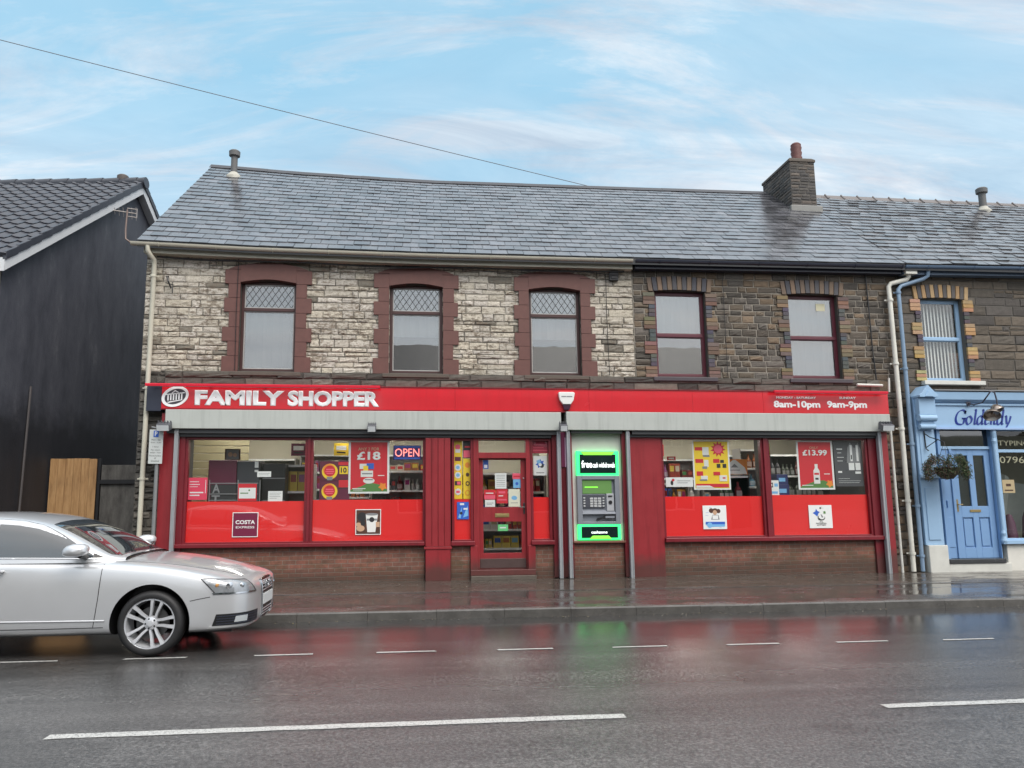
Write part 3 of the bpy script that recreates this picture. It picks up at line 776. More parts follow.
# shop door
door = MB()
x0, x1, z0, z1 = .985, 1.855, .315, 2.31; y = 14.20
for d in ((x0, 1.065, y, y+.045, z0, z1), (1.765, x1, y, y+.045, z0, z1), (1.065, 1.765, y, y+.045, 2.305-.0, z1), (1.065, 1.765, y, y+.045, 1.16, 1.42), (1.065, 1.765, y, y+.045, z0, .60), (1.065, 1.765, y, y+.045, 2.285, 2.3045)): door.box(*d)
dr = door.build('door', M_redpaint, shop, bevel=.006)
pane('door_glass', 1.06, 1.77, y+.022, 1.415, 2.29, M_glass, dr); pane('door_glass', 1.06, 1.77, y+.022, .595, 1.165, M_glass, dr)
box('kick_plate', (1.00, 1.84, y-.006, y-.0005, .335, .50), plain('dull_kick_plate', srgb(92, 76, 74), .4, .4, var=.2), dr, bevel=.003)
MB().box(1.28, 1.54, y-.008, y-.0005, 1.24, 1.31).box(1.305, 1.515, y-.013, y-.008, 1.258, 1.292).build('letter_plate', M_gold, dr, bevel=.003)
MB().box(1.80, 1.835, y-.010, y-.0005, 1.30, 1.50).tube([(1.817, y-.01, 1.42), (1.817, y-.06, 1.42), (1.72, y-.06, 1.42)], .010, 8).build('handle', plain('dark_steel', (.1, .1, .1), .3, .8), dr, bevel=.003)
MB().lathe([(0, y-.018), (.014, y-.018), (.016, y-.001)], (1.815, 0, 1.95), 'y', 12).build('lock_cylinder', M_guide, dr)
mb = MB()
for d in ((.885, .984, 14.12, 14.26, .22, 2.685), (1.856, 1.935, 14.12, 14.26, .22, 2.685), (.984, 1.856, 14.12, 14.26, 2.312, 2.42), (.984, 1.856, 14.12, 14.26, 2.655, 2.685), (.82, .95, 14.08, 14.119, .215, .74), (1.87, 2.0, 14.08, 14.119, .215, .74), (.82, 2.0, 14.07, 14.249, .215, .312)): mb.box(*d)
dfr = mb.build('door_frame', M_redpaint, shop, bevel=.006)
pane('fanlight_glass', .98, 1.86, 14.19, 2.41, 2.66, M_glass, dfr)
box('door_threshold', (.82, 2.0, 14.0, 14.25, .135, .213), M_sillstone, shop, bevel=.01)

# ------------------------------------------------------------------ fascia sign
sign = thing('shop_sign', (2.2, 14.0, 3.17), 'long red fascia sign with bold white lettering, an oval emblem and opening hours', 'sign')
mb = MB(); cuts = [-4.60, -1.95, .55, 3.05, 5.05, 6.45, 9.01]
for a, b in zip(cuts, cuts[1:]): mb.box(a+.0012, b-.0012, 14.0, 14.168, 3.165, 3.60)
mb.build('sign_board', M_red, sign, bevel=.003)
MB().box(-4.60, 9.02, 13.985, 13.999, 3.155, 3.178).box(-4.60, 9.02, 13.985, 13.999, 3.588, 3.604).build('sign_trim', plain('dark_red_trim', srgb(130, 20, 34), .3), sign)
box('sign_end_panel', (-4.86, -4.603, 14.02, 14.168, 3.13, 3.58), M_navy, sign, bevel=.004)
M_letter = plain('white_acrylic_letter', srgb(245, 245, 245), .25, var=.02)
text('lettering', 'FAMILY', -4.04, -2.50, 3.235, 3.505, 13.9995, M_letter, sign, .048, 0, .003)
text('lettering', 'SHOPPER', -2.44, -.82, 3.228, 3.512, 13.9995, M_letter, sign, .048, 0, .003)
text('lettering', '8am-10pm', 6.66, 7.60, 3.245, 3.415, 13.9995, M_letter, sign, .036, 0, .003)
text('lettering', '9am-9pm', 7.74, 8.56, 3.25, 3.42, 13.9995, M_letter, sign, .036, 0, .003)
text('lettering', 'MONDAY - SATURDAY', 6.72, 7.52, 3.455, 3.498, 13.9995, M_letter, sign, .02, 0, .006)
text('lettering', 'SUNDAY', 8.00, 8.34, 3.46, 3.503, 13.9995, M_letter, sign, .02, 0, .006)
# emblem: white slanted oval holding a dark market-hall outline with bars
def oval(cx, cz, a, b, tilt, n=40): return [(cx+a*math.cos(t)*math.cos(tilt)-b*math.sin(t)*math.sin(tilt), cz+a*math.cos(t)*math.sin(tilt)+b*math.sin(t)*math.cos(tilt)) for t in [2*PI*i/n for i in range(n)]]
lx, lz = -4.37, 3.385
MB().prism(oval(lx, lz, .235, .175, R(22)), 13.988, 13.9995).build('emblem', M_letter, sign)
MB().prism(oval(lx+.005, lz+.0, .185, .128, R(22)), 13.984, 13.9878).build('emblem', plain('dark_grey_print', srgb(64, 58, 66), .4), sign)
mb = MB()
for i in range(6):
    x = lx-.115+.046*i; mb.box(x-.010, x+.010, 13.979, 13.9838, lz-.075+.012*i*.4, lz+.035+.010*i*.6)
mb.prism([(lx-.17, lz+.02), (lx+.17, lz+.06), (lx+.16, lz+.078), (lx-.17, lz+.038)], 13.979, 13.9838)
mb.prism([(lx-.06, lz+.06), (lx, lz+.112), (lx+.065, lz+.075), (lx+.055, lz+.068), (lx, lz+.092), (lx-.05, lz+.055)], 13.979, 13.9838)
mb.prism([(lx-.13, lz-.10), (lx+.13, lz-.05), (lx+.12, lz-.066), (lx-.11, lz-.115)], 13.979, 13.9838)
mb.build('emblem', M_letter, sign)
def trough(x0, x1, lab):
    t = thing('sign_trough_light', ((x0+x1)/2, 13.86, 3.52), lab, 'sign light')
    mb = MB().prism_x([(13.865, 3.553), (13.85, 3.548), (13.848, 3.592), (13.86, 3.60), (13.91, 3.60), (13.91, 3.553)], x0, x1)
    n = max(3, int((x1-x0)/1.0))
    for i in range(n+1):
        x = x0+.15+(x1-x0-.3)*i/n; mb.box(x-.012, x+.012, 13.911, 13.999, 3.575, 3.587)
    mb.build('casing', plain('red_trough_casing', srgb(206, 26, 52), .3, var=.05), t, bevel=.004)
    box('lamp_tube', (x0+.03, x1-.03, 13.872, 13.890, 3.545, 3.5525), M_letter, t)
trough(-4.84, -.80, 'long red trough light over the white shop name')
trough(6.62, 8.93, 'shorter red trough light over the opening hours')
# alarm box
al = thing('alarm_box', (2.61, 13.93, 3.2), 'white shield shaped alarm box on the red fascia above the door post', 'alarm')
mb = MB()
mb.prism([(2.46, 3.51), (2.48, 3.53), (2.75, 3.53), (2.77, 3.51), (2.745, 3.38), (2.69, 3.30), (2.54, 3.30), (2.485, 3.38)], 13.92, 13.9985)
mb.build('cover', M_white, al, bevel=.01)
MB().prism([(2.535, 3.297), (2.695, 3.297), (2.665, 3.20), (2.565, 3.20)], 13.935, 13.9985).build('strobe', plain('dark_lens', (.05, .02, .04), .2), al, bevel=.006)
MB().box(2.515, 2.60, 13.9175, 13.9195, 3.435, 3.455).box(2.61, 2.72, 13.9175, 13.9195, 3.435, 3.455).build('print', M_greyink, al)
# small flood lights
def floodlight(x, y, z, w, lab, g='small grey security floodlights on the shutter box'):
    t = thing('security_light', (x, y, z), lab, 'floodlight', g)
    mb = MB().prism_x([(y-.14, z), (y-.16, z+.10), (y-.02, z+.16), (y, z+.04)], x-w/2, x+w/2).box(x-.03, x+.03, y-.03, y+.045, z+.05, z+.12)
    for k in range(5): mb.box(x-w/2+.01+k*(w-.02)/4-.003, x-w/2+.01+k*(w-.02)/4+.003, y-.10, y-.02, z+.12, z+.18)
    mb.build('housing', plain('lamp_grey', srgb(96, 98, 104), .4, .3, var=.15), t, bevel=.004)
    MB().prism_x([(y-.138, z-.004), (y-.165, z+.09), (y-.170, z+.09), (y-.143, z-.004)], x-w/2+.01, x+w/2-.01).build('lens', plain('pale_lens', srgb(200, 204, 206), .15), t)
floodlight(-.935, 13.885, 2.76, .15, 'grey floodlight on the shutter box above the eighteen pound poster')
floodlight(2.515, 13.885, 2.79, .14, 'grey floodlight beside the shutter gap below the alarm box')
floodlight(8.80, 13.885, 2.83, .24, 'wide grey floodlight at the right end of the shutter box')
floodlight(-4.47, 13.885, 2.76, .22, 'grey floodlight at the left end above the parking sign')
MB().tube([(8.90, 13.9, 2.9), (9.0, 13.95, 2.93), (9.06, 14.1, 2.9)], .012, 6).tube([(-.94, 13.93, 2.93), (-.94, 13.92, 2.86)], .01, 6).tube([(-4.55, 13.9, 2.80), (-4.72, 13.95, 2.84)], .015, 6).build('wall_cable', M_greyink, shop)
pipe([(9.08, 14.12, 2.88), (9.08, 14.12, .14)], .027, M_whitedirty, 'downpipe', shop)['label'] = 'thin white pipe beside the last shutter guide'
MB().tube([(9.13, 14.1, 3.90), (9.11, 14.1, 3.62)], .02, 8).tube([(8.45, 14.1, 3.76), (8.98, 14.1, 3.75)], .028, 8).build('wall_cable', M_whitedirty, shop)

# ------------------------------------------------------------------ cash machine
box('white_panel', (2.722, 3.662, 14.16, 14.248, .775, 2.82), plain('off_white_panel', srgb(212, 212, 204), .45, var=.1), shop)
MB().box(2.70, 3.68, 14.06, 14.158, .765, .802).build('shopfront_sill', plain('rusty_sill', srgb(120, 74, 62), .5, var=.25), shop, bevel=.006)
atm = thing('cash_machine', (3.19, 14.1, .81), 'green lit cash machine set in the white panel of the shopfront', 'cash machine')
M_neon = emit('green_lit_acrylic', (.03, .95, .20), 1.25, (.05, .5, .15)); M_lime = emit('lime_lit_acrylic', (.20, .95, .05), .75, (.2, .6, .05))
M_atmdark = plain('dark_green_screen_print', srgb(10, 34, 34), .25)
M_atmgrey = plain('machine_grey', srgb(136, 140, 148), .35, .2, var=.08)
a0, a1 = 2.80, 3.60
for d in ((1.99, 2.45), (.82, 1.10)): box('lit_surround', (a0, a1, 14.10, 14.159, *d), M_neon, atm, .008)
for d in ((2.035, 2.385), (.855, 1.06)): box('sign_panel', (a0+.06, a1-.06, 14.085, 14.099, *d), M_atmdark, atm, .003)
MB().prism([(a0+.08, 2.435), (a1-.08, 2.435), (a1-.13, 2.372), (a0+.13, 2.372)], 14.075, 14.0995).build('lit_wedge', M_lime, atm, bevel=.004)
MB().prism([(a0+.20, .835), (a1-.18, .835), (a1-.24, .895), (a0+.26, .895)], 14.068, 14.0845).build('lit_wedge', M_lime, atm, bevel=.004)
M_glow = emit('backlit_white_letters', (.9, 1, .95), 1.2)
text('lettering', 'free', a0+.09, a0+.29, 2.135, 2.27, 14.0848, M_glow, atm, .015, 0, .004)
text('lettering', 'cash withdrawals', a0+.30, a1-.08, 2.14, 2.235, 14.0848, M_glow, atm, .01, 0, .004)
text('lettering', 'cashzone', a0+.24, a1-.26, .935, .985, 14.0848, M_glow, atm, .01, 0, .004)
mb = MB()
for d in ((a0, a0+.09, 14.09, 14.159, 1.10, 1.99), (a1-.09, a1, 14.09, 14.159, 1.10, 1.99), (a0+.09, a1-.09, 14.09, 14.159, 1.92, 1.99), (a0+.09, a1-.09, 14.09, 14.159, 1.10, 1.15)): mb.box(*d)
mb.box(a0+.09, a1-.09, 14.150, 14.1595, 1.15, 1.92)
mb.prism_x([(14.15, 1.36), (14.09, 1.31), (14.085, 1.285), (14.15, 1.27)], a0+.09, a1-.09)
mb.build('fascia_casing', M_atmgrey, atm, bevel=.008)
box('screen', (a0+.11, a1-.14, 14.140, 14.1495, 1.66, 1.90), emit('green_display', (.10, .22, .06), .55, (.05, .1, .03)), atm)
box('display_line', (a0+.15, a0+.40, 14.1385, 14.1398, 1.77, 1.79), M_lime, atm)
mb = MB().box(a0+.10, a0+.52, 14.125, 14.1495, 1.40, 1.64)
mb.build('keypad', plain('pad_dark', srgb(78, 80, 88), .4, .2), atm, bevel=.004)
kp = [c_ for c_ in atm.children if c_.name.startswith('keypad')][0]
M_key = plain('key_metal', srgb(198, 200, 200), .3, .3)
for r_ in range(4):
    for c_ in range(3): box('key', (a0+.24+c_*.075, a0+.30+c_*.075, 14.117, 14.1248, 1.415+r_*.045, 1.45+r_*.045), M_key, kp, .002)
for r_ in range(4):
    box('key', (a0+.115, a0+.15, 14.117, 14.1248, 1.42+r_*.05, 1.445+r_*.05), M_key, kp, .002); box('key', (a0+.475, a0+.51, 14.117, 14.1248, 1.42+r_*.05, 1.445+r_*.05), M_key, kp, .002)
MB().box(a1-.25, a1-.11, 14.11, 14.1495, 1.34, 1.66).build('card_reader', plain('reader_grey', srgb(168, 170, 174), .35), atm, bevel=.006)
MB().disc(a1-.18, 1.50, .035, 14.10, 14.1095, 16).box(a1-.22, a1-.14, 14.10, 14.1095, 1.60, 1.625).build('card_slot', M_black, atm)
MB().prism([(a0+.33, 1.17), (a0+.36, 1.22), (a0+.46, 1.235), (a0+.50, 1.26), (a0+.70, 1.26), (a0+.70, 1.20), (a0+.50, 1.19), (a0+.46, 1.20), (a0+.37, 1.165)], 14.075, 14.0895).build('cash_slot', M_black, atm)
box('slot_cover', (a0+.51, a0+.68, 14.066, 14.0748, 1.212, 1.25), M_atmgrey, atm)

# ------------------------------------------------------------------ posters and notices
def sheet_thing(name, lab, cat, x0, x1, z0, z1, y, mats, els, group=None, th=.003):
    """els: list of (kind, mat index, coords in 0..1 of the sheet)"""
    t = thing(name, ((x0+x1)/2, y, z0), lab, cat, group); mb = MB(); w, h = x1-x0, z1-z0
    mb.box(x0, x1, y, y+th, z0, z1, mi=0); lev = .0004
    for e in els:
        k, m = e[0], e[1]; lev += .0003; ya, yb = y-lev-.0004, y-.0001
        if k == 'r': mb.box(x0+e[2]*w, x0+e[3]*w, ya, yb, z0+e[4]*h, z0+e[5]*h, mi=m)
        elif k == 'o': mb.disc(x0+e[2]*w, z0+e[3]*h, e[4]*w, ya, yb, 24, mi=m, rz=(e[5]*h if len(e) > 5 else e[4]*w))
        elif k == 'p': mb.prism([(x0+u*w, z0+v_*h) for u, v_ in e[2]], ya, yb, mi=m)
        elif k == 's':
            n = e[5]; mb.prism([(x0+e[2]*w+(e[4] if i % 2 else e[4]*.62)*w*math.cos(PI*i/n+.2), z0+e[3]*h+(e[4] if i % 2 else e[4]*.62)*w*math.sin(PI*i/n+.2)) for i in range(2*n)], ya, yb, mi=m)
    if w*h > .09 and len(els) > 6:      # lines of small print
        rg = random.Random(int(x0*100)+7)
        for q in range(26):
            u, v_ = rg.uniform(.07, .78), rg.uniform(.05, .93); l_ = rg.uniform(.05, .15)
            if any(e[0] == 'r' and e[2]-.02 < u+l_ and u < e[3]+.02 and e[4]-.012 < v_ < e[5]+.012 and (e[3]-e[2]) < .8 for e in els): continue
            mb.box(x0+u*w, x0+(u+l_)*w, y-.0009, y-.0001, z0+v_*h, z0+(v_+.008)*h, mi=rg.choice([0, len(mats)-1]))
    mb.build('printed_sheet', mats, t, fixn=False)
    t_lev[t] = (y-lev-.001, x0, w, z0, h); return t
t_lev = {}
def ptext(t, s, u0, u1, v0, v1, mat, bold=.01, shear=0):
    y, x0, w, z0, h = t_lev[t]
    return text('lettering', s, x0+u0*w, x0+u1*w, z0+v0*h, z0+v1*h, y, mat, t, bold, shear, .0006)
YI = 14.215      # inside the glass
YV = 14.182      # on the outer face of the glass / vinyl
t = sheet_thing('price_poster', 'tall red poster reading £18 in a white border, inside the second shop window', 'poster', -1.37, -.64, 1.68, 2.635, YI, [M_paper, M_redink, M_greenink, M_white, M_blueink, M_yellow, M_orange, M_greyink],
    [('r', 1, .05, .95, .035, .97), ('p', 2, [(.05, .035), (.95, .035), (.95, .08), (.75, .17), (.5, .21), (.3, .13), (.05, .07)]), ('r', 3, .27, .44, .46, .56), ('r', 4, .44, .62, .46, .57), ('r', 5, .36, .48, .42, .52),
     ('r', 3, .30, .60, .31, .43), ('r', 7, .33, .58, .36, .385), ('o', 3, .5, .24, .14, .055), ('r', 7, .40, .60, .25, .27), ('s', 6, .84, .13, .11, 5), ('r', 3, .10, .42, .085, .10), ('r', 3, .12, .35, .06, .07), ('r', 3, .72, .88, .33, .345)])
ptext(t, 'ANY 2 FOR', .23, .75, .81, .87, M_skin, .01); ptext(t, '£18', .20, .78, .63, .79, M_paper, .03)
t = sheet_thing('open_sign', 'blue edged neon OPEN sign hanging inside the second shop window', 'sign', -.57, -.07, 2.29, 2.55, YI+.01, [plain('sign_back', srgb(60, 44, 110), .4), M_blueink], [('r', 1, .04, .96, .86, .95), ('r', 1, .04, .96, .05, .14)], th=.02)
ptext(t, 'OPEN', .06, .94, .22, .78, emit('red_neon', (1, .12, .08), 1.6), .0)
for zz, lb in ((2.07, 'upper round yellow sticker on the dark red card in the shop window'), (1.715, 'lower round yellow sticker on the dark red card in the shop window')):
    t = sheet_thing('round_sticker', lb, 'sticker', -1.85, -1.55, zz-.15, zz+.15, YI-.006, [M_burg, M_yellow, M_redink, M_pink, M_greyink, M_orange], [('o', 1, .5, .52, .47), ('o', 5, .45, .62, .36), ('o', 2, .5, .55, .33), ('r', 3, .28, .72, .60, .68), ('r', 3, .24, .76, .48, .55), ('r', 3, .30, .70, .37, .43), ('p', 4, [(.35, .0), (.65, .0), (.68, .2), (.32, .2)])])
sheet_thing('display_card', 'dark red card behind the two round yellow stickers', 'card', -1.88, -1.35, 1.56, 2.26, YI+.006, [M_burg, M_redink, M_darkink], [('r', 1, .62, .98, .90, .98), ('r', 2, .63, .98, .30, .55), ('r', 1, .64, .96, .33, .52)])
t = sheet_thing('price_card', 'small yellow card with a red 10 beside the round stickers', 'card', -1.53, -1.38, 2.03, 2.17, YI, [M_yellow], []); ptext(t, '10', .15, .85, .15, .85, M_darkink, .03)
t = sheet_thing('logo_panel', 'square burgundy coffee panel in a white border on the red window panel', 'sign', -3.36, -2.92, .93, 1.36, YV, [M_paper, col('wine', 112, 28, 62)], [('r', 1, .03, .97, .03, .97)])
ptext(t, 'COSTA', .12, .88, .52, .68, M_paper, .03); ptext(t, 'EXPRESS', .14, .86, .35, .44, M_paper, .012)
t = sheet_thing('cup_picture', 'square brown picture of a white takeaway coffee cup', 'picture', -1.23, -.78, .95, 1.40, YV, [M_paper, M_brownink, M_white, M_greyink, M_skin, M_darkink],
    [('r', 1, .03, .97, .03, .97), ('o', 5, .25, .7, .18), ('o', 4, .20, .25, .16, .12), ('o', 4, .12, .40, .10, .08), ('o', 5, .3, .45, .10), ('p', 2, [(.47, .10), (.78, .10), (.88, .80), (.40, .80)]), ('r', 3, .44, .84, .55, .63), ('o', 3, .64, .80, .25, .05), ('o', 5, .64, .59, .10), ('r', 4, .80, .95, .3, .5)])
t = sheet_thing('leaflet', 'bright pink leaflet in the bottom left corner of the first window', 'leaflet', -4.14, -3.82, 1.58, 1.97, YI, [col('pink_card', 226, 66, 96), M_paper, M_darkink], [('r', 1, .06, .55, .80, .83), ('r', 1, .06, .6, .68, .71), ('r', 1, .06, .5, .58, .6), ('r', 1, .08, .8, .30, .36), ('r', 1, .08, .6, .18, .23), ('r', 1, .9, .93, .3, .9)])
sheet_thing('notice', 'small wide white notice on the black cabinet in the first window', 'notice', -2.97, -2.73, 1.98, 2.08, YI, [M_paper, M_greyink], [('r', 1, .1, .9, .6, .65), ('r', 1, .1, .8, .35, .4)])
sheet_thing('notice', 'white sheet standing on the red panel at the right of the first window', 'notice', -2.77, -2.52, 1.53, 1.73, YI, [M_paper, M_greyink], [('r', 1, .1, .9, .8, .83), ('r', 1, .1, .8, .65, .68), ('r', 1, .1, .85, .5, .53), ('r', 1, .1, .6, .35, .38)])
t = sheet_thing('notice', 'red topped white price card in a wire stand in the first window', 'notice', -3.29, -2.97, 1.56, 1.86, YI, [M_redink, M_paper, M_greenink], [('r', 1, .05, .95, .14, .76), ('r', 2, .12, .55, .42, .48), ('o', 2, .6, .62, .05)])
t = sheet_thing('offers_poster', 'yellow offers poster with red price flashes in a white border', 'poster', 5.075, 5.805, 1.725, 2.665, YI, [M_paper, M_yellow, M_redink, M_greyink, M_white, M_pink, M_darkink],
    [('r', 1, .04, .96, .03, .975), ('s', 2, .70, .82, .21, 11), ('o', 5, .70, .82, .11), ('r', 2, .07, .30, .79, .86), ('r', 4, .27, .44, .70, .86), ('r', 3, .28, .46, .66, .70), ('r', 2, .07, .28, .54, .62), ('r', 4, .30, .42, .46, .60), ('r', 3, .25, .38, .42, .47), ('r', 2, .55, .72, .54, .62), ('r', 6, .74, .84, .54, .60), ('r', 6, .64, .74, .44, .52), ('r', 6, .80, .90, .44, .52),
     ('r', 2, .09, .26, .28, .37), ('r', 4, .20, .38, .20, .28), ('r', 3, .16, .36, .18, .21), ('r', 2, .54, .72, .29, .36), ('r', 4, .70, .90, .17, .29), ('r', 2, .78, .86, .22, .25), ('p', 2, [(.06, .05), (.94, .05), (.94, .12), (.06, .12)]), ('p', 4, [(.06, .04), (.55, .04), (.42, .085), (.06, .085)])])
t = sheet_thing('price_poster', 'tall red poster reading £13.99 over a white bottle', 'poster', 7.16, 7.90, 1.72, 2.665, YI, [M_paper, M_redink, M_greenink, M_white, M_darkink, M_orange],
    [('r', 1, .05, .95, .035, .97), ('p', 2, [(.05, .035), (.95, .035), (.95, .1), (.7, .19), (.45, .17), (.05, .06)]), ('p', 3, [(.43, .12), (.60, .12), (.60, .38), (.555, .44), (.555, .52), (.475, .52), (.475, .44), (.43, .38)]), ('r', 1, .45, .58, .30, .34), ('r', 4, .47, .56, .20, .24), ('s', 5, .86, .12, .11, 5), ('r', 3, .10, .40, .08, .095), ('r', 3, .72, .88, .31, .325)])
ptext(t, 'ONLY', .36, .60, .83, .88, M_skin, .01); ptext(t, '£13.99', .16, .84, .69, .81, M_paper, .03)
t = sheet_thing('drinks_poster', 'dark grey poster with pale bottles hanging beside the £13.99 poster', 'poster', 7.93, 8.50, 1.78, 2.65, YI+.004, [col('slate_print', 74, 76, 80), M_greyink, M_paper, M_darkink],
    [('p', 1, [(.44, .52), (.50, .86), (.60, .98), (.72, .86), (.78, .86), (.88, .98), (.97, .82), (.92, .5)]), ('r', 2, .58, .66, .56, .92), ('r', 2, .80, .88, .56, .92), ('r', 3, .60, .64, .60, .70), ('r', 2, .50, .70, .36, .52), ('r', 2, .74, .92, .36, .52), ('r', 2, .10, .30, .82, .84), ('r', 2, .12, .26, .74, .75), ('r', 2, .10, .34, .64, .65), ('r', 2, .10, .30, .56, .57), ('r', 2, .10, .24, .30, .34), ('r', 2, .72, .92, .28, .33), ('r', 2, .10, .88, .12, .125), ('r', 2, .10, .84, .08, .085), ('r', 2, .1, .5, .17, .175)])
t = sheet_thing('leaflet', 'white leaflet beside the mullion below the last window poster', 'leaflet', 6.56, 6.76, 1.60, 1.90, YI, [M_paper, M_darkink, M_lblue], [('r', 1, .12, .42, .55, .85), ('r', 0, .2, .34, .62, .78), ('r', 2, .55, .9, .6, .8), ('r', 2, .2, .85, .15, .3)])
sheet_thing('notice', 'wide white notice with a small black and red emblem, left of the yellow poster', 'notice', 4.53, 5.06, 1.78, 1.96, YI, [M_paper, M_darkink, M_redink, M_greyink], [('o', 1, .22, .42, .05, .25), ('o', 2, .27, .72, .05, .14), ('r', 3, .42, .9, .6, .66), ('r', 3, .42, .8, .4, .45)])
sheet_thing('hanging_sign', 'small red and white sign hanging inside behind the yellow poster window', 'sign', 4.79, 4.97, 2.31, 2.39, 14.9, [M_redink, M_paper], [('r', 1, .2, .8, .3, .7)])
t = sheet_thing('charity_sticker', 'square white sticker with blue lettering and a pencil portrait on the red panel', 'sticker', 5.21, 5.67, .99, 1.43, YV, [M_paper, M_lblue, M_brownink, M_skin, M_greyink, M_blueink],
    [('o', 2, .36, .78, .10), ('o', 2, .66, .76, .09), ('o', 2, .52, .82, .10, .06), ('o', 3, .51, .70, .09, .10), ('p', 4, [(.34, .40), (.70, .40), (.66, .60), (.40, .60)]), ('r', 0, .40, .64, .42, .58), ('p', 1, [(.08, .24), (.30, .30), (.92, .26), (.92, .12), (.2, .08)]), ('r', 5, .1, .92, .20, .31), ('o', 1, .27, .17, .11), ('r', 1, .38, .90, .10, .17)])
t = sheet_thing('lottery_sticker', 'square white sticker with a blue star and crossed fingers emblem', 'sticker', 7.31, 7.775, .99, 1.425, YV, [M_paper, M_blueink, M_darkink, M_greyink, M_greenink],
    [('p', 1, [(.16, .66), (.28, .72), (.32, .84), (.38, .74), (.48, .70), (.40, .62), (.36, .50), (.27, .58)]), ('s', 4, .68, .68, .07, 4), ('s', 2, .51, .87, .05, 5), ('o', 2, .53, .45, .16, .12), ('o', 0, .54, .48, .13, .10), ('p', 3, [(.50, .60), (.56, .58), (.62, .46), (.54, .46)]), ('p', 2, [(.44, .44), (.38, .36), (.48, .34), (.5, .38)])])
ptext(t, 'THE', .44, .58, .255, .29, M_darkink, .02); ptext(t, 'NATIONAL', .28, .74, .185, .235, M_darkink, .02); ptext(t, 'LOTTERY', .32, .72, .11, .16, M_darkink, .02)
t = sheet_thing('yellow_strip', 'tall yellow strip of product pictures at the left edge of the narrow pane', 'poster', .525, .685, 1.575, 2.655, YI, [M_yellow, M_white, M_burg, M_lblue, M_darkink, M_pink], [('o', 5, .5, .88, .3, .045), ('r', 1, .2, .8, .78, .84), ('r', 2, .15, .85, .64, .71), ('o', 1, .5, .53, .36, .055), ('o', 3, .5, .53, .2, .03), ('o', 1, .5, .40, .36, .055), ('o', 3, .5, .4, .2, .03), ('r', 4, .15, .85, .23, .30), ('r', 5, .4, .8, .24, .29), ('o', 1, .5, .12, .36, .055), ('r', 5, .3, .7, .1, .14)])
t = sheet_thing('yellow_strip', 'yellow strip with small round symbols below a black and pink card', 'poster', .702, .862, 1.575, 2.31, YI, [M_yellow, M_orange, M_brownink], [('o', 1, .5, .84, .28, .07), ('o', 2, .5, .6, .2, .05), ('o', 2, .5, .38, .24, .06), ('o', 0, .5, .38, .12, .03), ('o', 1, .5, .15, .28, .07), ('o', 0, .5, .15, .2, .05)])
sheet_thing('display_card', 'black and pink card at the top of the narrow left pane', 'card', .702, .862, 2.315, 2.64, YI, [M_darkink, M_pink, M_redink], [('r', 1, .05, .95, .05, .45), ('r', 2, .2, .8, .6, .7)])
t = sheet_thing('leaflet', 'blue picture leaflet on the red panel left of the door', 'leaflet', .585, .80, 1.21, 1.52, YV, [M_blueink, M_lblue, M_white, M_darkink], [('r', 2, .25, .6, .82, .93), ('p', 1, [(.1, .1), (.45, .75), (.3, .05)]), ('p', 1, [(.5, .1), (.9, .8), (.95, .2)]), ('r', 2, .55, .9, .55, .65), ('o', 3, .35, .35, .12)])
t = sheet_thing('notice', 'magenta notice at the top of the narrow pane right of the door', 'notice', 1.985, 2.30, 2.41, 2.665, YI, [col('magenta_print', 170, 36, 62), M_pink], [('r', 1, .1, .9, .6, .64), ('r', 1, .05, .95, .2, .24), ('r', 1, .08, .7, .42, .45)])
t = sheet_thing('notice', 'white sheet with a blue and black rosette right of the door', 'notice', 2.01, 2.26, 2.00, 2.36, YI, [M_paper, M_blueink, M_darkink, M_lblue], [('s', 1, .5, .6, .36, 7), ('o', 3, .4, .7, .15), ('o', 2, .62, .5, .16), ('o', 0, .5, .55, .12), ('r', 2, .2, .8, .12, .15)])
YD = 14.226
sheet_thing('notice', 'small blue card at the top left of the door glass', 'notice', 1.07, 1.17, 2.12, 2.29, YD-.0, [M_blueink, M_paper], [('r', 1, .2, .8, .1, .45)])
sheet_thing('notice', 'white typed notice in the middle of the door glass', 'notice', 1.29, 1.50, 1.76, 2.04, YD, [M_paper, M_greyink], [('r', 1, .12, .88, v, v+.025) for v in (.15, .27, .39, .51, .63, .75, .86)])
sheet_thing('notice', 'small pink label at the right of the door glass', 'notice', 1.615, 1.765, 1.935, 2.04, YD, [M_pink, M_redink], [('r', 1, .1, .9, .3, .6)])
sheet_thing('notice', 'pale blue card at the right of the door glass under the pink label', 'notice', 1.625, 1.765, 1.77, 1.93, YD, [M_lblue, M_blueink], [('o', 1, .5, .5, .2)])
sheet_thing('notice', 'red and pink offer card at the lower left of the door glass', 'notice', 1.08, 1.30, 1.56, 1.74, YD, [M_redink, M_pink, M_paper], [('r', 1, .05, .95, .05, .45), ('r', 2, .15, .8, .6, .7)])
sheet_thing('notice', 'larger red offer card beside the cream sheet on the door', 'notice', 1.31, 1.52, 1.49, 1.75, YD, [M_redink, M_pink, M_paper], [('r', 1, .2, .8, .7, .85), ('r', 2, .2, .6, .5, .56), ('r', 1, .1, .9, .2, .3)])
sheet_thing('notice', 'cream sheet with a blue mark at the lower right of the door glass', 'notice', 1.535, 1.75, 1.43, 1.75, YD, [col('cream_sheet', 226, 224, 204), M_lblue, M_greyink], [('o', 1, .5, .5, .25, .12), ('r', 2, .2, .8, .2, .23)])
sheet_thing('notice', 'white card at the very bottom left of the upper door glass', 'notice', 1.10, 1.285, 1.43, 1.555, YD, [M_paper, M_greyink], [('r', 1, .15, .85, .5, .58), ('r', 1, .15, .7, .3, .36)])
